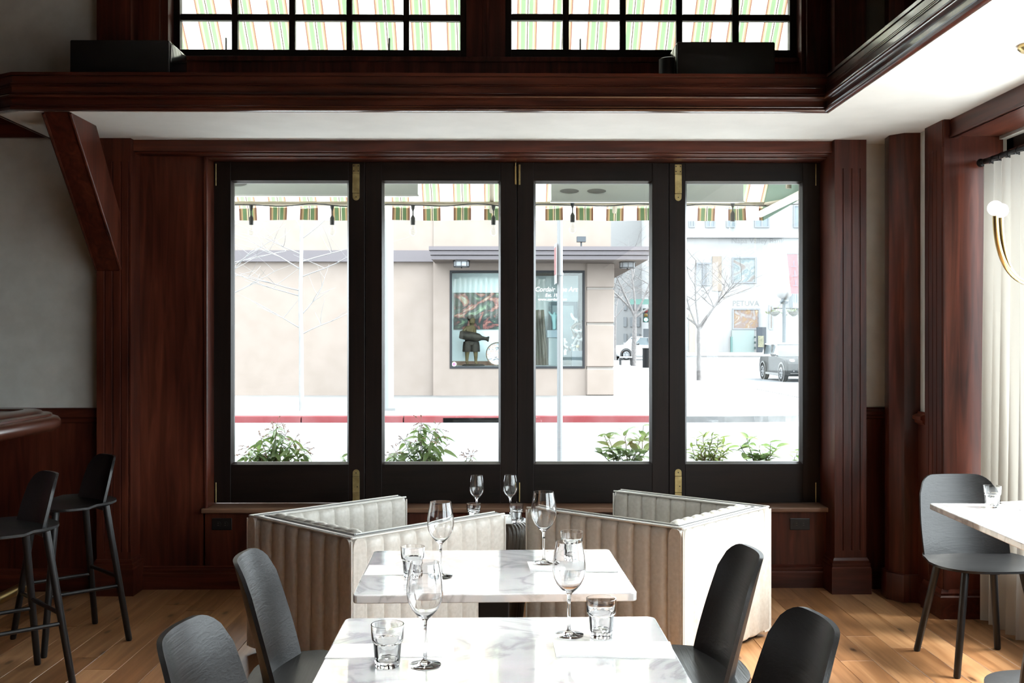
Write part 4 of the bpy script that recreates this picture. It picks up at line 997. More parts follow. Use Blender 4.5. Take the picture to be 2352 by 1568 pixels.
# other side of the window: easel picture, grey drape, plinth, pale figure, driftwood
YE = YG + 1.7
dr = MB()
def drp(i, j):
    u = i / 40; v = j / 8; return (ax(1222, YE) + u * .42 * (1 - .25 * v) , YE - .3 + .05 * sin(u * 30 + v * 3), zb0 + v * (az(712, YE) - zb0))
tag(obj('grey_drape', MB().grid(drp, 41, 9, lambda i, j: (0, .02, 0)), mat('drape_grey', (.20, .17, .14), .8), smooth=True), 'grey-brown drape hanging in the gallery window', 'drape')
e = thing('picture_frame', 'tall framed picture with dark frame deep in the gallery window', 'picture frame', (ax(1293, YE + .4), YE + .4, zb0)); YQ = YE + .4; o2 = e.location
fx0, fx1, fz0, fz1 = ax(1260, YQ), ax(1326, YQ), zb0, az(693, YQ)
obj('frame', MB().box(fx0, fx0 + .1, YQ - .03, YQ + .03, fz0, fz1).box(fx1 - .1, fx1, YQ - .03, YQ + .03, fz0, fz1).box(fx0 + .1, fx1 - .1, YQ - .03, YQ + .03, fz1 - .1, fz1), mat('slate_frame', (.16, .20, .22), .5), e, off=o2)
obj('canvas', MB().box(fx0 + .1, fx1 - .1, YQ, YQ + .02, fz0, fz1 - .1), mat('pale_canvas', (.52, .58, .59), .6), e, off=o2)
YH = YG + 1.35
px0, px1 = ax(1262, YH), ax(1284, YH)
e = thing('grey_pedestal', 'grey pedestal in the gallery window', 'pedestal', ((px0 + px1) / 2, YH, zb0))
obj('shaft', MB().box(px0 - .03, px1 + .03, YH - .12, YH + .12, zb0, az(775, YH)), mat('pedestal_grey', (.27, .28, .28), .6), e, off=e.location, bevel=.01)
obj('cap', MB().box(px0 - .07, px1 + .07, YH - .16, YH + .16, az(775, YH), az(758, YH)), mat('pedestal_cap', (.23, .26, .29), .5), e, off=e.location, bevel=.01)
e = thing('pale_figurine', 'pale green figurine on the grey pedestal', 'figurine', ((px0 + px1) / 2, YH, az(758, YH))); zt = az(712, YH) - az(758, YH)
skin('figure', {'b': ((0, 0, 0), .06), 'k': ((.01, 0, zt * .25), .055), 'h': ((0, 0, zt * .48), .07), 'c': ((0, 0, zt * .7), .07), 'n': ((0, 0, zt * .8), .03), 'hd': ((.01, 0, zt * .92), .045), 'a1': ((-.09, 0, zt * .78), .028), 'a2': ((-.15, 0, zt * .95), .02), 'b1': ((.09, 0, zt * .78), .028), 'b2': ((.13, 0, zt * .98), .02)},
     [('b', 'k'), ('k', 'h'), ('h', 'c'), ('c', 'n'), ('n', 'hd'), ('c', 'a1'), ('a1', 'a2'), ('c', 'b1'), ('b1', 'b2')], mat('verdigris', (.30, .46, .46), .5), e)
# driftwood-like sculpture: clump of twisted pieces
rnd = random.Random(11)
YD = YG + .8
e = thing('driftwood_sculpture', 'tangled brown and white sculpture in the gallery window corner', 'sculpture', (ax(1317, YD), YD, zb0))
for k in range(26):
    zz = az(rnd.uniform(735, 822), YD) - zb0; xx = rnd.uniform(-.20, .24)
    pts = [Vector((xx, rnd.uniform(-.1, .12), zz))]
    d = Vector((rnd.uniform(-1, 1), rnd.uniform(-.4, .4), rnd.uniform(-1, 1))).normalized()
    for q in range(4):
        nx = pts[-1] + d * rnd.uniform(.05, .09); nx.x = min(.26, max(-.22, nx.x)); nx.z = max(.05, nx.z); pts.append(nx); d = (d + Vector((rnd.uniform(-1, 1), rnd.uniform(-.5, .5), rnd.uniform(-1, 1))) * .6).normalized()
    obj('piece', MB().tube(pts, [rnd.uniform(.02, .045) for _ in pts], 7), [mat('drift_brown', (.13, .10, .075), .7), mat('drift_grey', (.34, .32, .30), .7), mat('drift_white', (.60, .59, .57), .7)][k % 3], e, smooth=True)
obj('stand', MB().box(-.05, .26, -.12, .12, 0, az(806, YD) - zb0), mat('stand_slate', (.10, .115, .13), .5), e)
obj('gold_ball', MB().ball((.10, -.14, az(795, YD) - zb0), .045), mat('gold_paint', (.55, .42, .2), .35, .6), e, smooth=True)

# ---- bare street trees
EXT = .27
def branch(mb, p, d, L, r, depth, rg, spread, up):
    n = 5; pts = [Vector(p)]; rr = [r]
    for i in range(n):
        d = (d + Vector((rg.uniform(-1, 1), rg.uniform(-1, 1), rg.uniform(-.5, .8) * up)) * .16).normalized(); pts.append(pts[-1] + d * L / n); rr.append(r * (1 - .6 * (i + 1) / n))
    mb.tube(pts, rr, 6 if depth > 1 else 4)
    if depth:
        for i in range(2, n + 1):
            for _ in range(1 if rg.random() < .65 else 2):
                a = rg.uniform(0, 2 * pi); side = Vector((cos(a), sin(a) * .7, rg.uniform(-.1, .5) * up)).normalized()
                branch(mb, pts[i], (d * (1 - spread) + side * spread).normalized(), L * rg.uniform(.42, .62), rr[i] * .62, depth - 1, rg, spread, up)
def tree(label, base, H, trunk_r, fork, seed, spec, twigs=2, bark=None):
    bark = bark or bark_d
    rg = random.Random(seed)
    e = thing('bare_tree', label, 'tree', base, 0, 'leafless street trees')
    tp = [(0, 0, -.05)]; x = y = 0
    for i in range(1, 9): x += rg.uniform(-1, 1) * .02 * H / 6; y += rg.uniform(-1, 1) * .02; tp.append((x, y, H * fork * i / 8))
    obj('trunk', MB().tube(tp, [trunk_r * (1 - .35 * i / 8) for i in range(9)], 10), bark, e, smooth=True)
    for (zf, az_, el, L) in spec:
        bm_ = MB(); z = H * zf; k = min(8, int(zf / fork * 8)) if zf < fork else 8; b0 = Vector(tp[k]); b0.z = min(z, H * fork)
        branch(bm_, b0, Vector((cos(az_) * cos(el), sin(az_) * cos(el), sin(el))), L, trunk_r * (.26 if twigs < 2 else .42), twigs, rg, .62, .6)
        obj('branch', bm_, bark, e, smooth=True)
    return e
p = gz(693, 943, 0)
Ht = (at(693, 505, p.y).z)
sp1 = [(.40, .3, .5, 1.1), (.43, 2.9, .5, 1.1), (.50, .2, .9, .9), (.60, 3.05, .25, 1.5), (.63, 3.3, .2, 1.3), (.70, .15, .35, 1.3), (.74, 3.0, .55, 1.2), (.78, .2, .25, 1.6), (.82, 2.8, .4, 1.1), (.9, .3, .6, 1.0), (.95, 2.6, .9, .9), (.99, 1.2, 1.3, 1.0)]
tree('slim pale bare tree in the middle of the bar-side window leaf', p, Ht, .052, .97, 3, sp1, 1, globals()['bark'])
tree('bare tree cut by the edge of the bar-side window leaf', gz(490, 943, 0), Ht, .05, .9, 8, [(.55, .2, .5, 1.4), (.6, .1, .8, 1.2), (.7, -.3, .5, 1.5), (.75, .3, .3, 1.5), (.8, .2, .9, 1.2), (.5, 2.9, .5, 1.)], 1, globals()['bark'])
p = gz(1606, 873, 0)
tree('bare forked tree on the pavement corner behind the car-side leaf', p, 5.2, .09, .36, 21, [(.36, .25, .8, 2.2), (.36, 2.9, .75, 1.9), (.36, 1.4, 1.25, 2.4), (.33, .1, .95, 2.4), (.34, 3.3, 1.05, 1.8)], 3)
p = gz(1455, 838, 0)
tree('bare forked tree beside the bench, beyond the gallery corner', p, 8.0, .16, .36, 33, [(.36, .3, .9, 3.2), (.36, 2.8, .8, 3.0), (.36, 1.5, 1.3, 3.4), (.33, .2, .6, 2.6), (.34, 3.2, 1.1, 3.)], 3)
p = gz(1413, 825, 0)
tree('thin far bare tree just past the gallery corner', p, 7.5, .10, .4, 41, [(.4, .4, .9, 2.6), (.4, 2.7, .9, 2.4), (.38, 1.5, 1.2, 3)], 2)
# tree grate
p = gz(695, 944, 0)
tag(obj('tree_pit', MB().box(p.x - 1.0, p.x + 1.25, p.y - .35, p.y + .3, -.02, .006), speckle('pit_soil', (.48, .45, .43), (.56, .53, .51), 6, .9)), 'pale square tree pit in the pavement', 'tree pit', kind='structure')

# ---- poles
Yp_ = 11.5
xs = ax(1286, Yp_)
e = thing('sign_post', 'white street sign post seen through the third window leaf', 'sign post', (xs, Yp_, -.12))
obj('post', MB().tube([(0, 0, 0), (0, 0, 4.2)], .031, 12), galv, e, smooth=True)
zs0, zs1 = az(652, Yp_), az(560, Yp_)
obj('sign_plate', MB().box(-.052, -.045, -.16, .14, zs0 + .12, zs1 + .12).xf(Matrix.Rotation(R(1.5), 4, 'Z')), white_paint, e)
obj('sign_face', MB().box(-.0535, -.052, -.13, .11, zs0 + .22, zs1 + .08).xf(Matrix.Rotation(R(1.5), 4, 'Z')), mat('sign_red', (.70, .32, .32), .5), e)
obj('clamp', MB().tube([(0, 0, az(628, Yp_) + .10), (0, 0, az(628, Yp_) + .13)], .038, 12).box(-.05, 0, -.012, .012, az(628, Yp_) + .10, az(628, Yp_) + .13), galv, e)
p = gz(893, 942, 0)
e = thing('utility_pole', 'pale utility pole at the edge of the statue window leaf', 'pole', p)
obj('pole', MB().tube([(0, 0, 0), (0, 0, 9)], [.10, .085], 14), mat('pole_white', (.64, .67, .70), .6), e, smooth=True)
obj('pole_base', MB().box(-.14, .14, -.14, .14, 0, .05), galv, e)

# ---- bench, bin
p = gz(1437, 838, 0)
e = thing('street_bench', 'small pale bench on thin black legs past the gallery corner', 'bench', p)
sbn = p.y / 2400
obj('bench_seat', MB().box(-13 * sbn, 14 * sbn, -.25, .35, .40, .47), white_paint, e, bevel=.01)
for x in (-12, 13):
    for y in (-.22, .32): obj('leg', MB().tube([(x * sbn, y, 0), (x * sbn, y, .42)], .03, 6), black_metal, e)
p = gz(1485, 845, 0)
e = thing('litter_bin', 'black slatted litter bin on the pavement corner', 'litter bin', p); hb = 46 * p.y / 2400; rb = 9.5 * p.y / 2400
obj('liner', MB().lathe([(.0001, .03), (rb * .86, .03), (rb * .92, hb * .9), (.0001, hb * .9)], 18), black_m, e)
for k in range(24):
    a = 2 * pi * k / 24; obj('slat', MB().box(-.03, .03, rb * .93, rb * .97, .02, hb).xf(Matrix.Rotation(a, 4, 'Z')), mat('bin_black', (.03, .032, .035), .5), e)
obj('rim', MB().lathe([(rb * .95, hb - .06), (rb * 1.1, hb - .03), (rb * 1.1, hb), (rb * .95, hb)], 20, closed=True), black_metal, e)

# ---- cars
def car(label, loc, rz, paint, roofp, s=1., name='small_car'):
    e = thing(name, label, 'car', loc, rz)
    Lh, Wd = 1.84, .82
    low = [(-1.80, .30), (-1.84, .55), (-1.80, .80), (-1.72, .90), (.55, .93), (1.15, .88), (1.62, .80), (1.80, .66), (1.84, .45), (1.80, .26), (1.55, .2), (-1.55, .22)]
    def shell(prof, w0, w1, zc0_, zc1_):
        m = MB(); n = len(prof); lay = [(-1, 0.0), (-.94, .0), (-.5, 0), (.5, 0), (.94, 0), (1, 0)]
        vs = []
        for k, f in enumerate((-1, -.93, 0, .93, 1)):
            for x, z in prof:
                t = (z - zc0_) / max(1e-6, zc1_ - zc0_); wv = w0 + (w1 - w0) * t
                sh_ = .965 if abs(f) == 1 else 1
                vs.append((x * sh_, f * wv, zc0_ + (z - zc0_) * (sh_ if abs(f) == 1 else 1)))
        fs = [(k * n + i, k * n + (i + 1) % n, (k + 1) * n + (i + 1) % n, (k + 1) * n + i) for k in range(4) for i in range(n)] + [tuple(range(n)), tuple(4 * n + i for i in range(n))]
        return m.add(vs, fs)
    obj('body', shell(low, Wd, Wd * .97, .2, .93), paint, e, smooth=True, ang=40)
    cabin = [(-1.70, .90), (-1.58, 1.30), (-1.42, 1.37), (.0, 1.39), (.22, 1.35), (.66, .92)]
    obj('cabin_glass', shell(cabin, Wd * .93, Wd * .80, .9, 1.39), mat('car_glass', (.20, .25, .28), .08), e, smooth=True, ang=40)
    obj('roof', shell([(-1.62, 1.335), (-1.5, 1.40), (-.2, 1.43), (.16, 1.405), (.22, 1.365)], Wd * .82, Wd * .79, 1.33, 1.43), roofp, e, smooth=True, ang=40)
    for s_ in (-1, 1):
        for x in (-.35, -1.35): obj('pillar', MB().box(x - .04, x + .04, s_ * Wd * .76, s_ * Wd * .91, .9, 1.36), paint, e)
        for x in (-1.18, 1.25):
            wl_ = obj('wheel', MB().lathe([(.17, -.10), (.29, -.10), (.315, -.07), (.315, .07), (.29, .10), (.17, .10)], 24, closed=True).xf(Matrix.Translation((x, s_ * (Wd - .07), .315)) @ Matrix.Rotation(pi / 2, 4, 'X')), mat('tyre', (.03, .03, .03), .8), e, smooth=True)
            rm = MB().lathe([(.0001, .085), (.05, .085), (.05, .06)], 12).lathe([(.17, .06), (.215, .06), (.215, .09), (.17, .09)], 24, closed=True)
            for q in range(6):
                k0 = len(rm.v); rm.box(.03, .19, -.022, .022, .06, .082); rm.xf(Matrix.Rotation(q * pi / 3, 4, 'Z'), k0)
            rm.xf(Matrix.Translation((x, s_ * (Wd - .07 + .02), .315)) @ Matrix.Rotation(-s_ * pi / 2, 4, 'X'))
            obj('rim', rm, mat('alloy', (.55, .57, .60), .3, .5), wl_)
            obj('wheel_arch', MB().lathe([(.33, -.06), (.39, -.06), (.39, .06), (.33, .06)], 24, closed=True).xf(Matrix.Translation((x, s_ * (Wd - .03), .33)) @ Matrix.Rotation(pi / 2, 4, 'X')), black_m, e)
        obj('headlight', MB().ball((1.60, s_ * .56, .70), .15, 14, 10, (.75, 1, .9)), mat('headlight', (.75, .77, .78), .15), e, smooth=True)
        obj('fog_lamp', MB().ball((1.79, s_ * .55, .42), .075, 12, 8, (.6, 1, 1)), mat('headlight', (.7, .7, .7), .15), e, smooth=True)
        obj('indicator', MB().ball((1.50, s_ * .80, .48), .05, 10, 6, (1.2, .5, 1.2)), mat('amber', (.70, .18, .05), .3), e, smooth=True)
        obj('wing_mirror', MB().ball((.48, s_ * (Wd + .10), .98), .09, 12, 8, (.6, 1.2, .8)).tube([(.48, s_ * (Wd * .9), .94), (.48, s_ * (Wd + .06), .97)], .025, 6), black_gloss, e, smooth=True)
        obj('sill_trim', MB().box(-.8, .85, s_ * (Wd - .01), s_ * (Wd + .02), .22, .30), mat('sill_chrome', (.5, .5, .5), .3), e)
    obj('grille', MB().box(1.78, 1.855, -.42, .42, .34, .52), black_m, e, bevel=.02); obj('bumper', MB().box(1.74, 1.87, -.70, .70, .28, .33), black_m, e, bevel=.02)
    obj('number_plate', MB().box(1.86, 1.875, -.2, .2, .42, .52), white_paint, e)
    e.scale = (s, s, s); return e
pr_w = gz(1800, 876, -.12)
hd = atan2(-1, .03)
carpos = Vector((pr_w.x, pr_w.y, -.12)) - Vector((cos(hd), sin(hd), 0)) * 1.25 + Vector((-sin(hd), cos(hd), 0)) * .75
car('small dark grey hatchback with white roof on the side street', carpos, hd, mat('grey_car_paint', (.06, .063, .066), .45, spec=.25), mat('white_car_roof', (.75, .76, .78), .25, coat=.4))
pw = gz(1466, 826, -.12)
car('white car parked far down the side street behind the bare tree', (pw.x, pw.y, -.12), R(200), mat('white_car_paint', (.72, .74, .77), .3, coat=.5), mat('white_car_roof', (.75, .76, .78), .25), 1.25)

# ---- traffic light, street lamp, banner
Yt = 60
p = at(1483, 724, Yt)
e = thing('traffic_light', 'traffic light showing green beyond the litter bin', 'traffic light', (p.x, Yt, -.12))
obj('pole', MB().tube([(.25, .2, 0), (.25, .2, p.z + 1.2)], .07, 8), mat('pole_grey', (.42, .44, .46), .5), e)
hh = 16 * Yt / 2400
obj('housing', MB().box(-.17, .17, -.12, .12, p.z - hh + .12, p.z + hh + .12), mat('signal_black', (.10, .12, .12), .6), e, bevel=.02)
for k, (cc, em) in enumerate((((.02, .55, .42), (.1, 1, .75, 1.6)), ((.25, .16, .05), (0, 0, 0, 0)), ((.30, .05, .05), (0, 0, 0, 0)))):
    m_ = mat('signal_%d' % k, cc, .4, emit=em); obj('lens', MB().ball((0, -.12, p.z + .12 - hh * .62 + k * hh * .62), .11, 12, 8, (1, .4, 1)), m_, e, smooth=True)
obj('street_name_sign', MB().box(-.9, .3, -.05, -.02, p.z + hh + .35, p.z + hh + .65), mat('sign_green', (.35, .62, .55), .5), e)
obj('walk_sign', MB().box(-.16, .2, -.15, .05, p.z - hh - .75, p.z - hh - .25), mat('signal_grey', (.20, .22, .24), .5), e)
Yl = 46
p = at(1801, 690, Yl); q = gz(1800, 856, -.12)
e = thing('street_lamp', 'grey street lamp with hanging flower baskets behind the small car', 'street lamp', (p.x, Yl, -.12))
obj('pole', MB().tube([(0, 0, 0), (0, 0, 1.0), (0, 0, p.z)], [.13, .09, .075], 10), mat('lamp_grey', (.23, .27, .30), .5), e, smooth=True)
obj('lamp_globe', MB().ball((0, 0, p.z + .55), .38, 16, 10), mat('globe_white', (.8, .8, .8), .4), e, smooth=True)
obj('collar', MB().lathe([(.16, 0), (.2, .1), (.12, .22)], 12, c=(0, 0, p.z - .02)), mat('lamp_grey', (.2, .2, .2), .5), e)
zbk = az(718, Yl) + .12
obj('cross_arm', MB().tube([(-.5, 0, zbk + .2), (.5, 0, zbk + .2)], .02, 6), black_metal, e)
rg = random.Random(5)
for s_ in (-1, 1):
    bk = obj('flower_basket', MB().lathe([(.05, -.15), (.2, -.05), (.26, .05)], 12, c=(s_ * .42, 0, zbk)), mat('basket', (.45, .44, .40), .8), e)
    fm_ = MB()
    for k in range(40):
        c_ = Vector((s_ * .42 + rg.gauss(0, .14), rg.gauss(0, .12), zbk + .05 + rg.gauss(0, .06))); a = rg.uniform(0, 6)
        fm_.add([c_, c_ + Vector((.09 * cos(a), .05, .09 * sin(a))), c_ + Vector((-.03 * sin(a), 0, .08 * cos(a)))], [(0, 1, 2)])
    tag(obj('foliage', fm_, mat('basket_green', (.42, .48, .30), .8), bk), 'pale green foliage', kind='stuff')
Yb = 44
e = thing('street_banner', 'pink-red vertical banner at the edge of the car-side leaf', 'banner', (ax(1826, Yb), Yb, -.12))
pts = [at(1808, 584, Yb), at(1832, 584, Yb), at(1838, 674, Yb), at(1817, 674, Yb)]
bx = MB(); bo = Vector(e.location); bx.add([tuple(v - bo) for v in pts] + [tuple(v - bo + Vector((0, .03, 0))) for v in pts], [(0, 1, 2, 3), (7, 6, 5, 4)] + [(i, (i + 1) % 4, 4 + (i + 1) % 4, 4 + i) for i in range(4)])
obj('cloth', bx, mat('banner_pink', (.66, .28, .31), .7), e)
mk = MB()
for k in range(3):
    c_ = at(1823 + k * 2, 606 + k * 22, Yb - .02) - bo; mk.box(c_.x - .12, c_.x + .12, -.04, -.03, c_.z - .13, c_.z - .09).box(c_.x - .02, c_.x + .03, -.04, -.03, c_.z - .08, c_.z + .14)
obj('emblem', mk, mat('banner_mark', (.42, .34, .42), .7), e)
px_ = ax(1842, Yb) - bo.x
obj('pole', MB().tube([(px_, .1, 0), (px_, .1, at(1838, 570, Yb).z + .3)], .06, 8).tube([(px_, .1, pts[0].z + .14), (pts[0].x - bo.x, .02, pts[0].z + .14)], .025, 6), mat('lamp_grey', (.2, .2, .2), .5), e)

# ---- far white building
EXT = .25
YW = 118
g = thing('white_building', 'white two-storey bank building far down the side street', 'building', (ax(1720, YW), YW, 0)); o = g.location
wxx = lambda p: ax(p, YW); wzz = lambda p: az(p, YW)
offw = mat('white_render', (.74, .745, .75), .8); paleb = mat('pale_blue_glass', (.46, .54, .60), .3); edge = mat('pale_grey_edge', (.50, .53, .57), .6)
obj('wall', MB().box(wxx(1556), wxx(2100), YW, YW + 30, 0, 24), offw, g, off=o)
obj('cornice', MB().box(wxx(1556), wxx(2100), YW - .5, YW, wzz(546), wzz(536)), mat('cornice_pale', (.66, .675, .70), .8), g, off=o)
def win(x0, x1, y0, y1, m_=paleb, mull=True, fw_=.16, mf=edge):
    f = obj('window', MB().frame(wxx(x0), wxx(x1), YW - .12, YW, wzz(y1), wzz(y0), fw_), mf, g, off=o)
    pn_ = MB().box(wxx(x0) + fw_, wxx(x1) - fw_, YW - .06, YW - .01, wzz(y1) + fw_, wzz(y0) - fw_); po = obj('pane', pn_, m_, f); po.data.transform(Matrix.Translation(-Vector(o)))
    if mull: mo = obj('mullion', MB().box(wxx((x0 + x1) / 2) - .1, wxx((x0 + x1) / 2) + .1, YW - .11, YW - .061, wzz(y1) + fw_, wzz(y0) - fw_), mf, f); mo.data.transform(Matrix.Translation(-Vector(o)))
for a, b in ((1582, 1596), (1620, 1643), (1668, 1690), (1733, 1767), (1822, 1856)): win(a, b, 470, 522)
win(1681, 1737, 590, 650, art('window_mural', [(.38, (.62, .64, .64)), (.48, (.34, .44, .47)), (.56, (.60, .66, .68)), (.66, (.45, .40, .38))], .22, 1.7), False)
win(1600, 1632, 603, 655, mat('grey_blind', (.48, .50, .52), .7))
obj('panel', MB().box(wxx(1636), wxx(1657), YW - .1, YW, wzz(668), wzz(588)), mat('tan_panel', (.62, .52, .44), .7), g, off=o)
win(1682, 1745, 708, 757, art('shop_inside', [(.38, (.60, .58, .57)), (.5, (.46, .36, .34)), (.58, (.55, .37, .22)), (.7, (.66, .63, .61))], .5, 5.2), False)
win(1766, 1776, 700, 757, mat('brown_blind', (.42, .34, .29), .7), False)
text('PETUVA', .85, (wxx(1713), YW - .02, wzz(702)), mat('faint_letters', (.48, .49, .50), .6), g, 'lettering', off=o)
text('Napa Valley Bank', .85, (wxx(1740), YW - .02, wzz(558)), mat('fainter_letters', (.56, .565, .575), .6), g, 'lettering', off=o, rz=0)
obj('teal_base', MB().box(wxx(1680), wxx(1731), YW - .3, YW, 0, wzz(758)), mat('aqua_panel', (.55, .68, .67), .6), g, off=o)
obj('teal_post', MB().box(wxx(1677), wxx(1681), YW - .4, YW, 0, wzz(773)), mat('teal_dark', (.25, .46, .45), .6), g, off=o)
for k in range(3): obj('sign_block', MB().box(wxx(1731), wxx(1734), YW - .5, YW - .3, wzz(802 - k * 13), wzz(796 - k * 12)), mat('dark_block', (.15, .2, .2), .6), g, off=o)
obj('door', MB().box(wxx(1582), wxx(1596), YW - .2, YW, 0, wzz(720)), mat('tan_panel', (.6, .5, .4), .7), g, off=o)
e = thing('notice_board', 'dark notice board with mottled poster by the bank', 'notice board', (wxx(1751), YW - 3, 0)); YN = YW - 3; o3 = e.location
obj('board', MB().box(ax(1739, YN), ax(1760, YN), YN, YN + .3, .0, az(751, YN)), mat('board_dark', (.16, .18, .21), .6), e, off=o3)
obj('poster', MB().box(ax(1741, YN), ax(1754, YN), YN - .04, YN, az(797, YN), az(771, YN)), art('poster_leaf', [(.4, (.42, .42, .30)), (.6, (.62, .60, .44))], 1.8, 2.), e, off=o3)
# side buildings closing the side street on the far left and blue awning
obj('awning_band', MB().box(wxx(1812), wxx(1850), YW - 1.6, YW, wzz(708), wzz(672)), mat('awning_bluegrey', (.52, .58, .62), .8), g, off=o)
for k in range(6): obj('awning_stripe', MB().box(wxx(1814 + k * 6), wxx(1815.5 + k * 6), YW - 1.65, YW - 1.6, wzz(695), wzz(672)), mat('awning_slate', (.33, .38, .43), .8), g, off=o)
g = thing('corner_building', 'pale tall building behind the traffic light', 'building', (ax(1470, 150), 150, 0)); o = g.location
obj('wall', MB().box(ax(1380, 150), ax(1552, 150), 150, 170, 0, 22), mat('white_render', (.7, .7, .7), .8), g, off=o)
for r in range(3):
    for c_ in range(4):
        x = 1432 + c_ * 15; y = 690 + r * 38
        obj('window', MB().box(ax(x, 150), ax(x + 7, 150), 149.8, 150, az(y + 22, 150), az(y, 150)), mat('pale_pane', (.55, .58, .61), .4), g, off=o)
# pedestrian
p = gz(1693, 800, .02)
e = thing('person', 'tiny far pedestrian in white top and dark trousers walking by the bank', 'person', (p.x, 112, .02))
jj = {'pel': ((0, 0, .95), .14), 'wa': ((0, 0, 1.1), .13), 'ch': ((0, 0, 1.35), .16), 'nk': ((0, 0, 1.5), .06), 'hd': ((0, -.02, 1.62), .10), 'ht': ((0, -.02, 1.72), .08),
      'sl': ((-.2, 0, 1.42), .06), 'el': ((-.26, .04, 1.15), .045), 'hl': ((-.25, -.05, .9), .035), 'sr': ((.2, 0, 1.42), .06), 'er': ((.26, -.05, 1.15), .045), 'hr': ((.25, -.14, .93), .035),
      'pl': ((-.1, 0, .88), .11), 'kl': ((-.13, -.16, .5), .075), 'al': ((-.13, -.1, .09), .05), 'tl': ((-.13, -.25, .05), .045), 'p2': ((.1, 0, .88), .11), 'k2': ((.14, .08, .5), .075), 'a2': ((.15, .28, .13), .05), 't2': ((.15, .18, .05), .045)}
skin('body', jj, [('pel', 'wa'), ('wa', 'ch'), ('ch', 'nk'), ('nk', 'hd'), ('hd', 'ht'), ('ch', 'sl'), ('sl', 'el'), ('el', 'hl'), ('ch', 'sr'), ('sr', 'er'), ('er', 'hr'), ('pel', 'pl'), ('pl', 'kl'), ('kl', 'al'), ('al', 'tl'), ('pel', 'p2'), ('p2', 'k2'), ('k2', 'a2'), ('a2', 't2')], mat('trousers_dark', (.14, .16, .19), .8), e, 1)
obj('shirt', MB().lathe([(.17, .95), (.18, 1.1), (.2, 1.35), (.1, 1.5)], 14, fn=lambda a, r, z: 1 - .25 * abs(sin(a))), mat('shirt_white', (.72, .70, .68), .8), e, smooth=True)

# ---- awning over the window
EXT = 1.0
YA0, ZA0, YA1, ZA1 = 6.36, 4.15, 8.0, az(478, 8.0)
ZV = az(506, 8.0)
XA0, XA1 = -4.2, ax(1752, 8.0)
PER = 70.2 * 8 / 2400; PH = ax(549, 8.0)
def stripes(m, aw_d, aw_t, pal):
    ns, ls = m.node_tree.nodes, m.node_tree.links
    tc = node(ns, 'ShaderNodeTexCoord'); sx_ = node(ns, 'ShaderNodeSeparateXYZ'); ls.new(tc.outputs['Object'], sx_.inputs[0])
    a = node(ns, 'ShaderNodeMath', operation='SUBTRACT'); ls.new(sx_.outputs['X'], a.inputs[0]); a.inputs[1].default_value = PH
    d = node(ns, 'ShaderNodeMath', operation='DIVIDE'); ls.new(a.outputs[0], d.inputs[0]); d.inputs[1].default_value = PER
    f = node(ns, 'ShaderNodeMath', operation='FRACT'); ls.new(d.outputs[0], f.inputs[0])
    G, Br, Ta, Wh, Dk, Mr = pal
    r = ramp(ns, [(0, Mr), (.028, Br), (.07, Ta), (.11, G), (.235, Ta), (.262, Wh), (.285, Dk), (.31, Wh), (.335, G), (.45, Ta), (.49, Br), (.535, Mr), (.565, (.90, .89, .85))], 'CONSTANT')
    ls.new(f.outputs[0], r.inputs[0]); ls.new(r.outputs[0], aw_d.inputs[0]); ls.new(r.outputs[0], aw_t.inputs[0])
stripes(awning_m, aw_d, aw_t, ((.36, .44, .33), (.47, .40, .32), (.67, .57, .44), (.88, .85, .78), (.15, .13, .11), (.35, .21, .17)))  # paler slope copy: its overexposed look is put into the stripe colours
val_m, vd_, vt_ = make_cloth('valance_stripe_shaded', (.8, .8, .75), .5)
stripes(val_m, vd_, vt_, ((.21, .29, .18), (.32, .24, .16), (.52, .40, .26), (.80, .74, .62), (.07, .06, .05), (.22, .10, .08)))  # same stripes darkened: the valance's dimmer light is put into the colour
e = thing('striped_awning', 'green and cream striped awning sloping down outside the windows', 'awning', (0, 0, 0)); 
def sl(i, j):
    u = j / 14; sag = -.05 * sin(pi * u)
    return (XA0 + (XA1 - XA0) * i / 30, YA0 + (YA1 - YA0) * u, ZA0 + (ZA1 - ZA0) * u + sag)
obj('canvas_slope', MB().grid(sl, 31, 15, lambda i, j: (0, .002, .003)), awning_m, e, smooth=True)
def vl(i, j):
    x = XA0 + (XA1 - XA0) * i / 240; return (x, YA1 + .012 * sin(x * 9) * j, ZA1 + (ZV - ZA1) * j / 2 + (.006 * sin(x * 13.5) if j == 0 else 0))
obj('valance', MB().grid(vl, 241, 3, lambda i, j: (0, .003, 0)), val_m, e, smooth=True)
obj('side_panel', MB().prism([(YA0, ZV + .05), (YA0, ZA0), (YA1, ZA1), (YA1, ZV)], XA1, XA1 + .004, 'x'), green_canvas, e)
tan_ = mat('tan_tube', (.30, .26, .20), .5)
zbar = az(468, 7.85)
obj('front_bar', MB().tube([(XA0, 7.85, zbar), (XA1 - .02, 7.85, zbar)], .017, 10), tan_, e, smooth=True)
obj('side_arm', MB().tube([(XA1 - .03, 7.95, ZV + .045), (XA1 - .03, 6.3, 2.385)], .026, 10), mat('pale_tube', (.62, .60, .57), .5), e, smooth=True)
obj('side_bar', MB().tube([(XA1 - .02, 7.85, zbar), (XA1 - .01, 6.3, az(470, 6.9))], .014, 8), tan_, e, smooth=True)
obj('strut', MB().tube([(XA1 - .05, 7.1, 2.45), (XA1 - .05, 7.1, 3.35)], .02, 8), tan_, e, smooth=True)
rp_ = MB(); k = 0; x = XA0 + .3
lace = [(x, 7.86, zbar)]
while x < XA1 - .1:
    x += .125; k += 1; lace.append((x, 7.86 if k % 2 == 0 else 7.97, zbar if k % 2 == 0 else ZA1 + .01))
obj('lacing', MB().tube(lace, .0032, 5), mat('white_cord', (.80, .79, .75), .7), e)
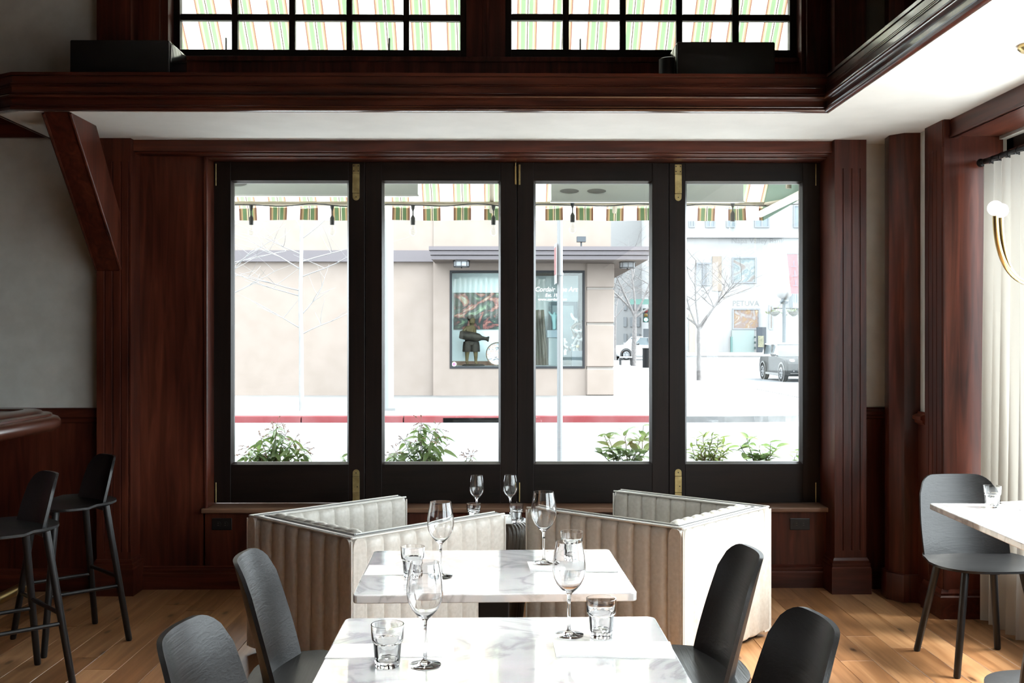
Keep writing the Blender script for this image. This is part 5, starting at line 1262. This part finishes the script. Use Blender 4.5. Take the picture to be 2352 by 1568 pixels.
for xx in (ax(784, 7.4), ax(1128, 7.4), ax(1430, 7.4)):
    obj('strut', MB().tube([(xx, 7.93, az(487, 7.93)), (xx, 7.2, 3.18)], .018, 8), tan_, e, smooth=True)

# ---- string lights
Ys = 7.80
e = thing('string_light', 'black string of clear bulbs along the awning bar', 'string light', (0, Ys, az(473, Ys)))
o = e.location
sk = [577, 763, 948.5, 1133.5, 1315, 1500, 1683]
cab = []
xs0 = 393
while xs0 < 1900:
    for s_ in range(10):
        px = xs0 + s_ * 18.5; cab.append(at(px, 471 + 2.2 * sin(s_ / 10 * 2 * pi) + 1.2 * sin(px * .05), Ys))
    xs0 += 185
obj('cable', MB().tube(cab, .0045, 6), black_m, e, off=o, smooth=True)
for px in sk:
    py = 476 if px < 1200 else 470
    c0 = at(px, py, Ys); c1 = at(px, py + 22, Ys); c2 = at(px, py + 40, Ys)
    if px >= 1680: c1 = at(px, py + 18, Ys); c2 = at(px, py + 38, Ys)
    s = MB().tube([c0 + Vector((0, 0, .012)), c0 - Vector((0, 0, .008)), c0 - Vector((0, 0, .03))], [.016, .012, .004], 8).tube([c0, c1], .0042, 6)
    s.tube([c1 + Vector((0, 0, .012)), c1 - Vector((0, 0, .008)), c2], [.006, .0165, .0165], 12)
    so = obj('socket', s, black_m, e, off=o, smooth=True)
    b = MB().lathe([(.013, 0), (.017, -.018), (.026, -.04), (.028, -.055), (.022, -.075), (.0001, -.085)], 14, c=c2)
    bo = obj('bulb', b, make_pane('bulb_glass') if 'bulb_glass' not in MATS else MATS['bulb_glass'], so, off=o, smooth=True)

# ---- infrared heaters hung under the awning
def heater(label, x0, x1, Y, yb, yt):
    z0, z1 = az(yb, Y), az(yt, Y)
    e = thing('patio_heater', label, 'heater', ((x0 + x1) / 2, Y, z1), 0, 'grey heaters under the awning'); o = e.location
    gm = mat('heater_steel', (.50, .54, .54), .35, .3)
    pf = [(Y, z0), (Y + .16, z0 + .01), (Y + .20, z0 + .05), (Y + .20, z1 + .06), (Y + .02, z1 + .06), (Y, z1)]
    obj('housing', MB().prism(pf, x0, x1, 'x'), gm, e, off=o, bevel=.004)
    obj('rim', MB().box(x0 - .005, x1 + .005, Y - .006, Y + .004, z0 - .006, z0 + .004), mat('heater_rim', (.6, .62, .62), .3), e, off=o)
    vt = MB()
    for c_ in (x0 + .12, x0 + .30): vt.lathe([(.06, 0), (.064, .003), (.0001, .004)], 16).xf(Matrix.Translation((c_, Y - .001, (z0 + z1) / 2 + .01)) @ Matrix.Rotation(pi / 2, 4, 'X') @ Matrix.Diagonal((1, .25, 1, 1)), len(vt.v) - 48)
    obj('vent', vt, mat('heater_vent', (.18, .19, .19), .5), e, off=o)
    for c_ in (x0 + .2, x1 - .2): obj('hanger', MB().tube([(c_, Y + .1, z1 + .05), (c_, Y + .1, ZA0 + (ZA1 - ZA0) * (Y + .1 - YA0) / (YA1 - YA0) - .04)], .006, 6), black_metal, e, off=o)
heater('long grey heater under the awning behind the two bar-side leaves', ax(440, 6.9), ax(960, 6.9), 6.9, 449, 405)
heater('long grey heater under the awning behind the two car-side leaves', ax(1266, 6.9), ax(1708, 6.9), 6.9, 462, 422)

# ---- planter and plants
EXT = .95
pb = MB().box(ax(500, 6.7), ax(1870, 6.7), 6.45, 6.85, 0, .60)
tag(obj('planter_box', pb, mat('planter_brown', (.10, .07, .05), .7), bevel=.01), 'long planter box just outside the folding window', 'planter')
LEAF = {}
def leaf_mesh(kind):
    if kind in LEAF: return LEAF[kind]
    L, Wd, droop = {'droop': (.100, .031, .35), 'oval': (.108, .046, .18), 'narrow': (.060, .016, .15)}[kind]
    n = 6; vs = []; fs = []
    for i in range(n + 1):
        t = i / n; w_ = Wd / 2 * sin(pi * min(1, t ** .8 * .98 + .01)) ** .8; y = L * t; z = -droop * L * t * t
        vs += [(-w_, y, z + w_ * .35), (0, y, z), (w_, y, z + w_ * .35)]
    for i in range(n): fs += [(i * 3, i * 3 + 1, i * 3 + 4, i * 3 + 3), (i * 3 + 1, i * 3 + 2, i * 3 + 5, i * 3 + 4)]
    me = bpy.data.meshes.new('leaf_' + kind); me.from_pydata(vs, [], fs); me.shade_smooth()
    m = grain('leaf_' + kind, {'droop': [(.3, (.07, .13, .035)), (.7, (.22, .32, .10))], 'oval': [(.3, (.08, .15, .05)), (.7, (.28, .38, .15))], 'narrow': [(.3, (.10, .16, .03)), (.7, (.30, .38, .12))]}[kind], 'y', .35, 3., 0, rnd=True)
    b = nt(m)[3]; t_, ns, ls = m.node_tree, m.node_tree.nodes, m.node_tree.links
    tr = node(ns, 'ShaderNodeBsdfTranslucent'); ls.new(b.inputs['Base Color'].links[0].from_socket, tr.inputs[0]); mx = node(ns, 'ShaderNodeMixShader'); mx.inputs[0].default_value = .35
    ls.new(b.outputs[0], mx.inputs[1]); ls.new(tr.outputs[0], mx.inputs[2]); ls.new(mx.outputs[0], ns['Material Output'].inputs[0])
    me.materials.append(m); LEAF[kind] = me; return me
def put_leaf(e, kind, p, d, roll, s):
    o = bpy.data.objects.new('leaf', leaf_mesh(kind)); C.objects.link(o); o.parent = e
    q = Vector(d).to_track_quat('Y', 'Z'); o.rotation_mode = 'QUATERNION'; o.rotation_quaternion = q @ Matrix.Rotation(roll, 3, 'Y').to_quaternion(); o.location = p; o.scale = (s, s, s)
stem_m = mat('plant_stem', (.16, .12, .07), .7)
spray_m = mat('flower_spray', (.42, .26, .20), .7)
def plant(label, Y, tips_px, kind, per, seed, size=1., spray=False, base_px=None, whorl=True, spreadl=.1):
    rg = random.Random(seed)
    bx_ = ax(base_px, Y); e = thing('shrub', label, 'plant', (bx_, Y, .60), 0, 'shrubs in the window planter'); o = e.location
    st_ = MB(); spm = MB()
    for px, py in tips_px:
        t = at(px, py, Y + rg.uniform(-.08, .10)) - o; n = 6; b = Vector((rg.uniform(-.02, .02) + t.x * .25, rg.uniform(-.03, .03), -.02))
        pts = [b.lerp(t, i / n) + Vector((rg.uniform(-1, 1) * .012, rg.uniform(-1, 1) * .012, 0)) * (0 < i < n) for i in range(n + 1)]
        st_.tube(pts, [.0045 * (1 - .6 * i / n) for i in range(n + 1)], 5)
        for k in range(per):
            u = 1 - (k / per) ** 1.3 * .75; i = min(n - 1, int(u * n)); p = pts[i].lerp(pts[i + 1], u * n - i)
            a = k * 2.4 + rg.uniform(-.5, .5); el = rg.uniform(-.75, .1) if kind == 'droop' else rg.uniform(-.2, .9)
            put_leaf(e, kind, p + Vector((rg.uniform(-1, 1), rg.uniform(-1, 1), rg.uniform(-.5, .5))) * .008, (cos(a) * cos(el), sin(a) * cos(el), sin(el)), rg.uniform(-.6, .6), size * rg.uniform(.7, 1.15))
        if spray:
            for k in range(5):
                d = Vector((rg.uniform(-1, 1), rg.uniform(-.6, .6), rg.uniform(-.1, .9))).normalized(); L = rg.uniform(.04, .08)
                q = [t, t + d * L * .6, t + d * L + Vector((0, 0, -.012))]; spm.tube(q, .0011, 3)
                for r in range(7):
                    c_ = q[1].lerp(q[2], r / 6); spm.ball(c_ + Vector((rg.uniform(-1, 1), rg.uniform(-1, 1), rg.uniform(-1, 1))) * .004, .0028, 5, 4)
    obj('stems', st_, stem_m, e, smooth=True)
    if spray: tag(obj('flower_sprays', spm, spray_m, e), 'brown flower sprays', kind='stuff')
    return e
plant('drooping-leaved shrub with brown sprays below the pale bare tree', 6.62, [(636, 974), (628, 990), (655, 1000), (600, 1008), (676, 1012), (690, 1028), (575, 1030), (560, 1046), (620, 1030), (646, 1030), (700, 1042), (595, 1044)], 'droop', 13, 2, .95, True, 630)
plant('drooping-leaved shrub with brown sprays below the statue', 6.62, [(968, 972), (962, 988), (1002, 985), (1008, 1004), (990, 1015), (950, 1018), (930, 1015), (910, 1040), (975, 1042), (1015, 1036), (900, 1048)], 'droop', 13, 5, .95, True, 965)
plant('open shrub with broad leaves in front of the signpost leaf', 6.6, [(1388, 1000), (1398, 996), (1440, 992), (1478, 978), (1484, 1000), (1452, 1012), (1408, 1030), (1425, 1042), (1465, 1036), (1380, 1038), (1490, 1030)], 'oval', 9, 9, .85, False, 1440)
plant('dense narrow-leaved bush under the corner tree', 6.62, [(1600, 1008), (1615, 1000), (1635, 998), (1650, 1006), (1662, 1014), (1590, 1024), (1610, 1022), (1630, 1020), (1648, 1026), (1668, 1034), (1596, 1044), (1622, 1044), (1642, 1046), (1660, 1046)], 'narrow', 15, 14, 1.15, False, 1625)
plant('open shrub with broad leaves under the small car', 6.6, [(1715, 1006), (1700, 1022), (1745, 1022), (1770, 1018), (1785, 1028), (1735, 1044), (1762, 1046)], 'oval', 9, 19, .8, False, 1745)
plant('few leaves of a shrub at the car-side edge of the planter', 6.6, [(1832, 1036), (1842, 1030), (1826, 1048)], 'oval', 5, 23, .7, False, 1838)
plant('single small sprig at the hinge edge of the bar-side leaf', 6.62, [(784, 1050), (792, 1054)], 'oval', 4, 27, .55, False, 786)
plant('low flowering sprig at the edge of the statue leaf', 6.62, [(1072, 1052), (1082, 1050)], 'droop', 3, 31, .5, True, 1075)
